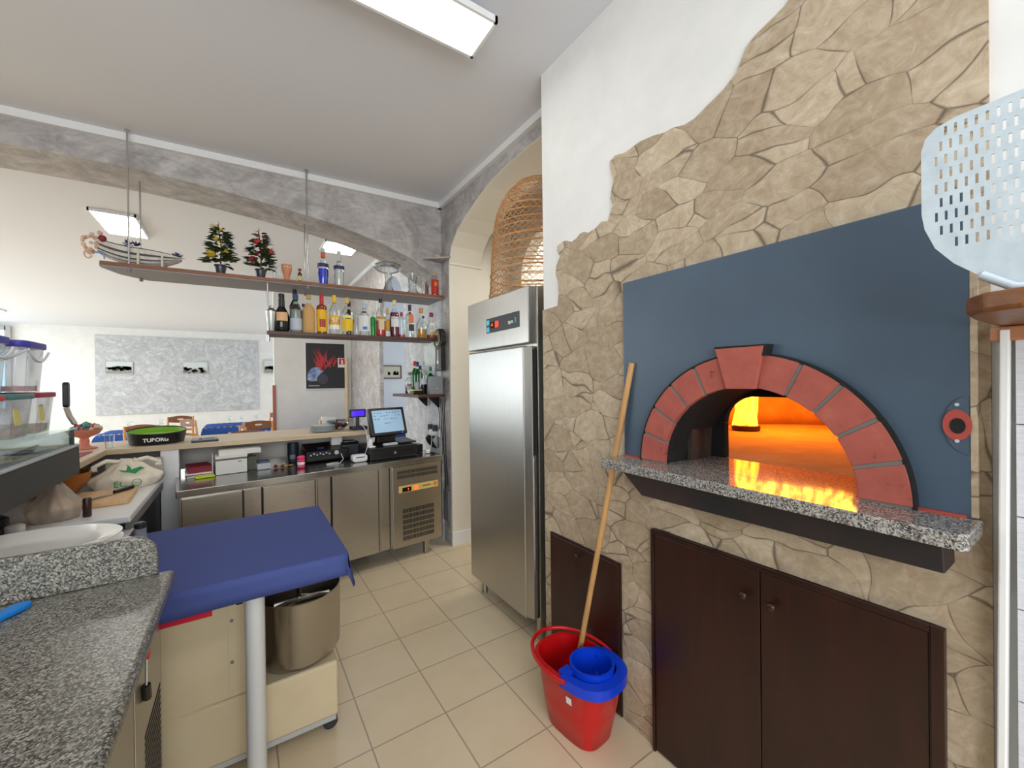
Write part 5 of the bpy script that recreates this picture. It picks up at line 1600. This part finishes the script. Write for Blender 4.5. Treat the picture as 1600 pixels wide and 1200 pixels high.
obj('arm', MB().tube([(0, .16, .02), (.02, .04, .012), (.018, -.12, .004)], .006, 6), M['black'], tg)


def tub(loc, label, sx, sy, h, lidc, fill=None, fl=.3, taper=.85, post=False, handle=False):
    t = thing('food_container', label, 'container', loc)
    def rr(k, z):
        return [(x, y, z) for x, y in rrect(-sx * k, sx * k, -sy * k, sy * k, min(sx, sy) * .35, 5)]
    obj('tub', loft([rr(taper, 0), rr(1, h * .9), rr(1.01, h * .9)]), M['poly'], t, smooth=40)
    if fill:
        obj('contents', loft([rr(taper * .93, .004), rr(taper * .93 + (1 - taper) * fl * .9, h * fl)], True, True), m_noise('contents', [(.35, fill), (.65, tuple(min(255, c + 40) for c in fill))], 30, .8), t, smooth=40)
    obj('lid', loft([rr(1.04, h * .87), rr(1.06, h * .89), rr(1.06, h * .985), rr(1.0, h)], True, True), mat('lid', lidc, .4), t, smooth=40)
    if handle:
        obj('bail', MB().tube([(sx * 1.05 * math.sin(a), -sy * 1.06 - .004, h * .82 - .05 * math.cos(a) ** 2) for a in [-PI / 2 + PI * i / 14 for i in range(15)]] , .005, 6).tube([(sx * 1.06, sy * math.sin(a), h * .82 - .045 * math.cos(a) ** 2) for a in [-PI / 2 + PI * i / 14 for i in range(15)]], .005, 6), M['whitep'], t, smooth=60)
    if post:
        obj('sticky_note', MB().boxc((sx * .97, -sy * .5, h * .5), (.002, .05, .07), (0, -.08, 0)), mat('yellow_note', (226, 214, 130), .7), t)
    return t
CZ = 1.308
tub((-.80, 2.63, CZ), 'clear container with a dark red lid at the far end of the topping case', .085, .105, .175, (176, 50, 72), (216, 186, 160), .2, post=True)
tub((-.80, 2.40, CZ), 'clear container with a teal green lid on the topping case', .085, .105, .172, (84, 130, 130), (206, 180, 156), .2, post=True)
tub((-.80, 2.15, CZ), 'clear container with a bright red lid at the near end of the topping case', .085, .105, .17, (214, 60, 56), (206, 170, 140), .2)
tub((-.82, 2.55, CZ + .177), 'tall clear tub with a blue lid and white bail on the green and red lids', .10, .105, .21, (70, 66, 170), (196, 110, 110), .12, .88, handle=True)
tub((-.84, 2.27, CZ + .175), 'tall clear tub with a blue lid nearest to the frame edge', .10, .105, .215, (60, 60, 176), (190, 150, 130), .18, .88, handle=True)
sp_ = thing('ladle', 'black handled steel ladle hooked upright on the end of the topping case', 'ladle', (-.69, 2.765, 1.3075))
obj('handle', MB().prism(rrect(-.016, .016, .10, .22, .015, 6), -.01, .01, 'x'), M['black'], sp_, bevel=.004)
obj('shaft', MB().tube([(0, 0, .10), (.01, .0, .06), (.028, 0, .02)], .011, 6), M['chrome'], sp_, smooth=50)
obj('tip', MB().tube([(.026, 0, .025), (.034, 0, .007)], .007, 6), M['red'], sp_)
# ------------------------------------------------------------------ dining room beyond the bar
def chair0(label):
    t = thing('dining_chair', label, 'chair', (0, 0, 0), 0)
    for s in (-1, 1):
        obj('leg', MB().tube([(s * .20, -.20, 0), (s * .205, -.205, .46), (s * .20, -.25, .90)], .018, 8), M['honey'], t, smooth=50)
        obj('leg', MB().tube([(s * .21, .19, 0), (s * .205, .185, .46)], .018, 8), M['honey'], t, smooth=50)
    obj('seat', MB().prism(rrect(-.215, .215, -.21, .21, .03, 4), .44, .47, 'z'), M['rush'], t, bevel=.008)
    cr = [(-.215, .80)] + [(-.215 + .43 * i / 12, .885 + .035 * math.sin(PI * i / 12)) for i in range(13)] + [(.215, .80)] + [(.215 - .43 * i / 12, .80 - .02 * math.sin(PI * i / 12) + .0) for i in range(1, 12)]
    obj('crest_rail', MB().prism(cr, -.255, -.235, 'y'), M['walnutc'], t, bevel=.004)
    obj('hand_hole', MB().prism(rrect(-.05, .05, .84, .865, .012, 4), -.2565, -.2335, 'y'), M['paper'], t)
    obj('back_rail', MB().box(-.195, .195, -.235, -.22, .62, .665), M['honey'], t, bevel=.004)
    st = MB()
    for z in (.2, .3):
        st.tube([(-.2, -.2, z), (.2, -.2, z)], .011, 6)
        st.tube([(-.205, .19, z), (.205, .19, z)], .011, 6)
        for s in (-1, 1):
            st.tube([(s * .205, -.2, z + .03), (s * .205, .19, z + .03)], .011, 6)
    obj('stretchers', st, M['honey'], t)
    return t
G = 'dining chairs around the far tables'
c0 = chair0('wooden dining chair with its back to the bar at the far left blue table')
c0['group'] = G
c0.location = (-1.29, 8.66, 0)
for x, y, rz, lb in ((-1.06, 10.16, 170, 'wooden dining chair on the far side of the far left blue table'),
                     (-.60, 9.4, -55, 'wooden dining chair at the left end of the middle blue table'),
                     (.52, 10.15, 140, 'wooden dining chair at the far right end of the middle blue table'),
                     (.19, 8.2, 8, 'brown backed wooden dining chair in front of the middle blue table'),
                     (.085, 6.6, -4, 'pale wooden dining chair nearest to the bar, in front of the brown backed one'),
                     (.25, 7.25, -80, 'wooden dining chair turned sideways at the left end of the near blue table'),
                     (2.05, 5.55, 5, 'dark wooden dining chair seen behind the touch screen till')):
    dup(c0, (x, y, 0), rz, lb, G)


def table(name, label, x, y, rz, wx, wy, drop):
    t = thing('dining_table', label, 'table', (x, y, 0), rz, 'cloth covered dining tables')
    obj('tabletop', MB().box(-wx, wx, -wy, wy, .71, .735), M['honey'], t)
    for sx in (-1, 1):
        for sy in (-1, 1):
            obj('leg', MB().boxc((sx * (wx - .06), sy * (wy - .06), .355), (.05, .05, .71)), M['honey'], t)
    def cloth(nm, m, z, ov, push, rot, lab):
        mb = MB()
        n = 12
        def fn(u, v):
            X, Y_ = (u * 2 - 1) * (wx + ov), (v * 2 - 1) * (wy + ov)
            if rot:
                X, Y_ = (X - Y_ * .9) * .72, (Y_ + X * .9) * .72
            ex_, ey_ = max(0, abs(X) - wx), max(0, abs(Y_) - wy)
            e = max(ex_, ey_)
            cx = math.copysign(min(abs(X), wx + push + .12 * e), X)
            cy = math.copysign(min(abs(Y_), wy + push + .12 * e), Y_)
            return (cx, cy, z - e)
        mb.grid(fn, 24, 24)
        o = obj(nm, mb, m, solid=.003, smooth=60)
        o.location = (x, y, 0)
        o.rotation_euler = (0, 0, math.radians(rz))
        tag(o, lab, 'tablecloth')
    cloth('tablecloth', M['cloth_white'], .739, .36, .01, 0, 'white under cloth hanging from ' + label.split(' table')[0].replace('dining', '') + ' table')
    cloth('tablecloth', M['clothd'], .744, .34, .03, 1, 'blue top cloth on ' + label.split(' table')[0].replace('dining', '') + ' table')
    return t
table('t', 'far left table under the grey wall panel', -1.45, 9.45, 0, .48, .42, 0)
table('t', 'middle table under the grey wall panel', -.03, 9.75, 0, .55, .42, 0)
table('t', 'near right table in front of the poster wall', .95, 6.85, 0, .46, .38, 0)
table('t', 'side room table behind the touch screen', 2.35, 6.1, 0, .3, .3, 0)
for x, y, lb in ((-1.6, 9.4, 'wine glass on the far left blue table, nearer its left end'), (-1.2, 9.55, 'wine glass on the far left blue table, nearer its right end'), (.0, 9.7, 'wine glass in the centre of the middle blue table'), (.25, 9.75, 'wine glass near the right end of the middle blue table'), (-.2, 9.65, 'wine glass near the left end of the middle blue table'), (2.2, 5.95, 'upturned wine glass on the side room table behind the till')):
    t = thing('wine_glass', lb, 'glass', (x, y, .747))
    obj('bowl', MB().lathe([(.004, .08), (.03, .1), (.036, .13), (.03, .17)], n=14, cap=False), M['g_clear'], t, smooth=60)
    obj('foot', MB().lathe([(.03, 0), (.004, .006), (.004, .08)], n=14), M['g_clear'], t, smooth=60)

YF = 15.855
def picture(name, label, x0, x1, z0, z1, y, m, fm=None, fw=.02, axis='y'):
    t = thing(name, label, 'picture', ((x0 + x1) / 2, y, z0))
    hx, h = (x1 - x0) / 2, z1 - z0
    obj('print', MB().box(-hx + fw, hx - fw, -.012, 0, fw, h - fw), m, t)
    obj('frame', MB().box(-hx, hx, -.02, 0, 0, fw).box(-hx, hx, -.02, 0, h - fw, h).box(-hx, -hx + fw, -.02, 0, fw, h - fw).box(hx - fw, hx, -.02, 0, fw, h - fw), fm or M['dgrey'], t)
    return t, hx, h
for k, (x0, x1, z0, z1, lb) in enumerate(((-3.19, -2.6, 1.86, 2.245, 'black and white harbour photograph at the left of the grey panel'), (-1.49, -.87, 1.87, 2.255, 'black and white old town photograph in the middle of the grey panel'), (.62, 1.0, 1.90, 2.35, 'small grey photograph on the far wall beside the brown corner guard'))):
    t, hx, h = picture('wall_picture', lb, x0, x1, z0, z1, YF, M['lgrey'], M['lgrey'], .012)
    obj('sky', MB().box(-hx + .02, hx - .02, -.014, -.012, h * .52, h - .02), mat('photo_sky', (206, 214, 214), .6), t)
    q = random.Random(k)
    g = MB()
    for j in range(26):
        x = q.uniform(-hx + .05, hx - .05)
        w = q.uniform(.01, .06)
        zz = h * .5 * (q.random() if k == 1 else q.uniform(.6, 1.05))
        g.box(max(x - w, -hx + .02), min(x + w, hx - .02), -.0155, -.0135, max(.03, zz - .03), zz + q.uniform(.01, .05))
    if k == 0:
        g.box(.02, .14, -.0155, -.0135, h * .45, h * .62)
    obj('photo_detail', g, mat('photo_dark', (84, 86, 80), .7), t)
    obj('ground', MB().box(-hx + .02, hx - .02, -.0135, -.012, .03, h * .3), mat('photo_ground', (150, 150, 140), .7), t)
# poster with a red burst and a pale blue car shape on dark ground
t, hx, h = picture('poster', 'large dark poster with a red burst and a pale blue racing car shape', .865, 1.485, 1.425, 2.2, 7.398, mat('poster_dark', (34, 33, 38), .4), M['trimw'], .012)
q = random.Random(14)
g = MB()
for j in range(34):
    k = j % 2
    a = q.gauss(2.05, .22) if not k else q.gauss(.75, .35)
    l = q.uniform(.16, .36) if not k else q.uniform(.12, .26)
    x, z = (-.07 + .05 * q.gauss(0, 1), .40 + .04 * q.gauss(0, 1)) if not k else (.04 + .06 * q.gauss(0, 1), .40 + .03 * q.gauss(0, 1))
    w = q.uniform(.006, .02)
    tip = (x + l * math.cos(a) * .7, min(z + l * math.sin(a), h - .03))
    g.prism([(x - w, z), (x + w, z), tip], -.0140 - .00003 * j, -.0125, 'y')
obj('red_burst', g, mat('poster_red', (196, 50, 56), .5), t)
obj('car_shape', MB().prism([(-.28, .16), (-.27, .28), (-.2, .36), (-.08, .37), (-.03, .30), (-.10, .24), (-.14, .14), (-.22, .13)], -.0148, -.0125, 'y'), m_noise('poster_blue', [(.35, (70, 90, 150)), (.65, (170, 190, 224))], 14, .5), t)
obj('wheel', MB().lathe([(.085, 0), (.085, .003), (.055, .004), (.05, .002), (1e-4, .002)], n=24).xf(Matrix.Translation((-.05, -.0125, .17)) @ Matrix.Rotation(PI / 2, 4, 'X')), mat('poster_wheel', (66, 66, 76), .5), t)
obj('credit_line', MB().box(-.26, -.1, -.0145, -.0125, .055, .065), M['lgrey'], t)
t, hx, h = picture('framed_picture', 'small old street photograph in a brown wooden frame in the side room', 1.878, 2.195, 1.585, 1.80, 6.598, mat('aged_paper', (206, 202, 178), .7), mat('brown_frame', (104, 62, 34), .5), .016)
g = MB()
q = random.Random(4)
for j in range(16):
    x = q.choice((-1, 1)) * q.uniform(.03, .11)
    g.box(x - .012, x + .012, -.0145, -.0125, .06, .06 + q.uniform(.02, .065))
obj('photo_detail', g, mat('photo_sepia', (62, 62, 54), .7), t)
sg = thing('extinguisher_sign', 'red and white fire extinguisher sign beside the poster', 'sign', (1.43, 7.375, 1.79))
obj('plate', MB().box(-.065, .065, -.004, .004, 0, .16), M['whitep'], sg)
obj('symbol', MB().box(-.05, .05, -.006, -.004, .05, .15), mat('sign_red', (206, 30, 60), .4), sg)
obj('extinguisher', MB().box(-.014, .014, -.0075, -.006, .06, .115).box(-.006, .006, -.0075, -.006, .115, .135).box(-.025, .006, -.0075, -.006, .125, .132), M['whitep'], sg)
po = obj('wooden_pole', MB().cyl((0, 0, 0), .028, 1.95, 12), mat('pale_pole', (222, 200, 160), .5), smooth=50)
po.location = (1.50, 7.36, 0)
tag(po, 'pale upright wooden pole beside the dark poster', 'pole')

# ------------------------------------------------------------------ pizza peel on its rack at the right
rk = thing('peel_rack', 'oiled wooden wall rack with a rounded end holding the perforated peel', 'rack', (1.39, .05, 1.608))
obj('board', MB().prism([(0, .105), (-.22, .112), (-.30, .108), (-.345, .085), (-.362, .04), (-.364, -.6), (0, -.6)], 0, .034, 'z'), M['rack'], rk, bevel=.008, seg=3)
obj('corbel', MB().box(-.03, .003, -.6, .113, -.032, -.001), mat('pale_corbel', (176, 120, 84), .5), rk, bevel=.004)
pe = thing('pizza_peel', 'perforated aluminium pizza peel standing on the wooden rack', 'peel', (1.10, .05, 1.644))
q2 = [(.166, .17), (.166, .29), (.160, .312), (.146, .326), (.12, .334), (-.12, .346), (-.15, .33), (-.158, .29), (-.158, .15), (-.14, .09), (-.09, .03), (.03, .004), (.053, .004), (.088, .032), (.124, .066), (.148, .10), (.162, .14)]
head = MB().prism(q2, -.0015, .0015, 'x')
cut = MB()
for r_ in range(9):
    for k in range(22):
        y = .146 - k * .0128 - (.0064 if r_ % 2 else 0)
        z = .315 - r_ * .0262
        lim = .150 - max(0, .14 - z) * .75 - max(0, z - .29) * .5
        if y > lim or y < -lim + .012:
            continue
        cut.prism([(y - .0021, z - .0085), (y + .0021, z - .0085), (y + .0021, z + .0085), (y - .0021, z + .0085)], -.01, .01, 'x')
        cut.v = [(a, b, c) for a, b, c in cut.v]
ho = obj('head', head, M['alu'])
co = obj('cutter', cut, M['alu'])
md = ho.modifiers.new('b', 'BOOLEAN')
md.object = co
md.operation = 'DIFFERENCE'
md.solver = 'EXACT'
bpy.context.view_layer.update()
me = D.meshes.new_from_object(ho.evaluated_get(bpy.context.evaluated_depsgraph_get()))
D.objects.remove(co)
ho.modifiers.clear()
ho.data = me
ho.parent = pe
obj('rim', MB().tube([(-.004, .09, .036), (-.006, .053, .008), (-.006, .02, -.0)], .008, 10), M['alu'], pe, smooth=50)
obj('handle', MB().tube([(.004, .0, .02), (.03, -.25, .012), (.05, -.9, .02)], .012, 10), M['alu'], pe, smooth=50)

# ------------------------------------------------------------------ light and camera
def area(name, loc, rot, sx, sy, e, c=(1, 1, 1)):
    l = D.lights.new(name, 'AREA')
    l.shape = 'RECTANGLE'
    l.size, l.size_y, l.energy, l.color = sx, sy, e, c
    o = D.objects.new(name, l)
    COL.objects.link(o)
    o.location, o.rotation_euler = loc, rot
    return o
area('daylight_dining', (-6.88, 10.1, 1.7), (0, -PI / 2, 0), 2.3, 10, 190, (.90, .96, 1))
area('front_fill', (-.75, -2.08, 1.8), (PI / 2, 0, 0), 3.2, 1.7, 70, (.95, .98, 1))  # soft fill added at the unseen front window
area('alcove_fill', (2.85, 2.6, 3.1), (0, 0, 0), .5, .9, 17, (1, .98, .94))  # unseen light added to brighten the alcove behind the fridge
w = D.worlds.new('World')
S.world = w
w.use_nodes = True
bgn = w.node_tree.nodes['Background']
bgn.inputs[0].default_value = (.75, .87, 1, 1)
bgn.inputs[1].default_value = 1.2

cam = D.cameras.new('camera')
cam.sensor_width = 36
cam.lens = 636 / 1600 * 36
cam.clip_start = .02
co = D.objects.new('camera', cam)
COL.objects.link(co)
YAW, PIT, ROL = .5865, -.004, -.0125
f = Vector((math.sin(YAW) * math.cos(PIT), math.cos(YAW) * math.cos(PIT), math.sin(PIT)))
r = f.cross(Vector((0, 0, 1))).normalized()
u = r.cross(f)
r2 = r * math.cos(ROL) + u * math.sin(ROL)
u2 = u * math.cos(ROL) - r * math.sin(ROL)
co.matrix_world = Matrix.Translation((0, 0, 1.5)) @ Matrix((r2, u2, -f)).transposed().to_4x4()
S.camera = co
S.view_settings.view_transform = 'Standard'
S.view_settings.look = 'None'
S.view_settings.exposure = .55
S.view_settings.gamma = 1
S.view_settings.use_curve_mapping = False
S.cycles.max_bounces = 10
S.cycles.transparent_max_bounces = 24
S.cycles.caustics_reflective = False
S.cycles.caustics_refractive = False
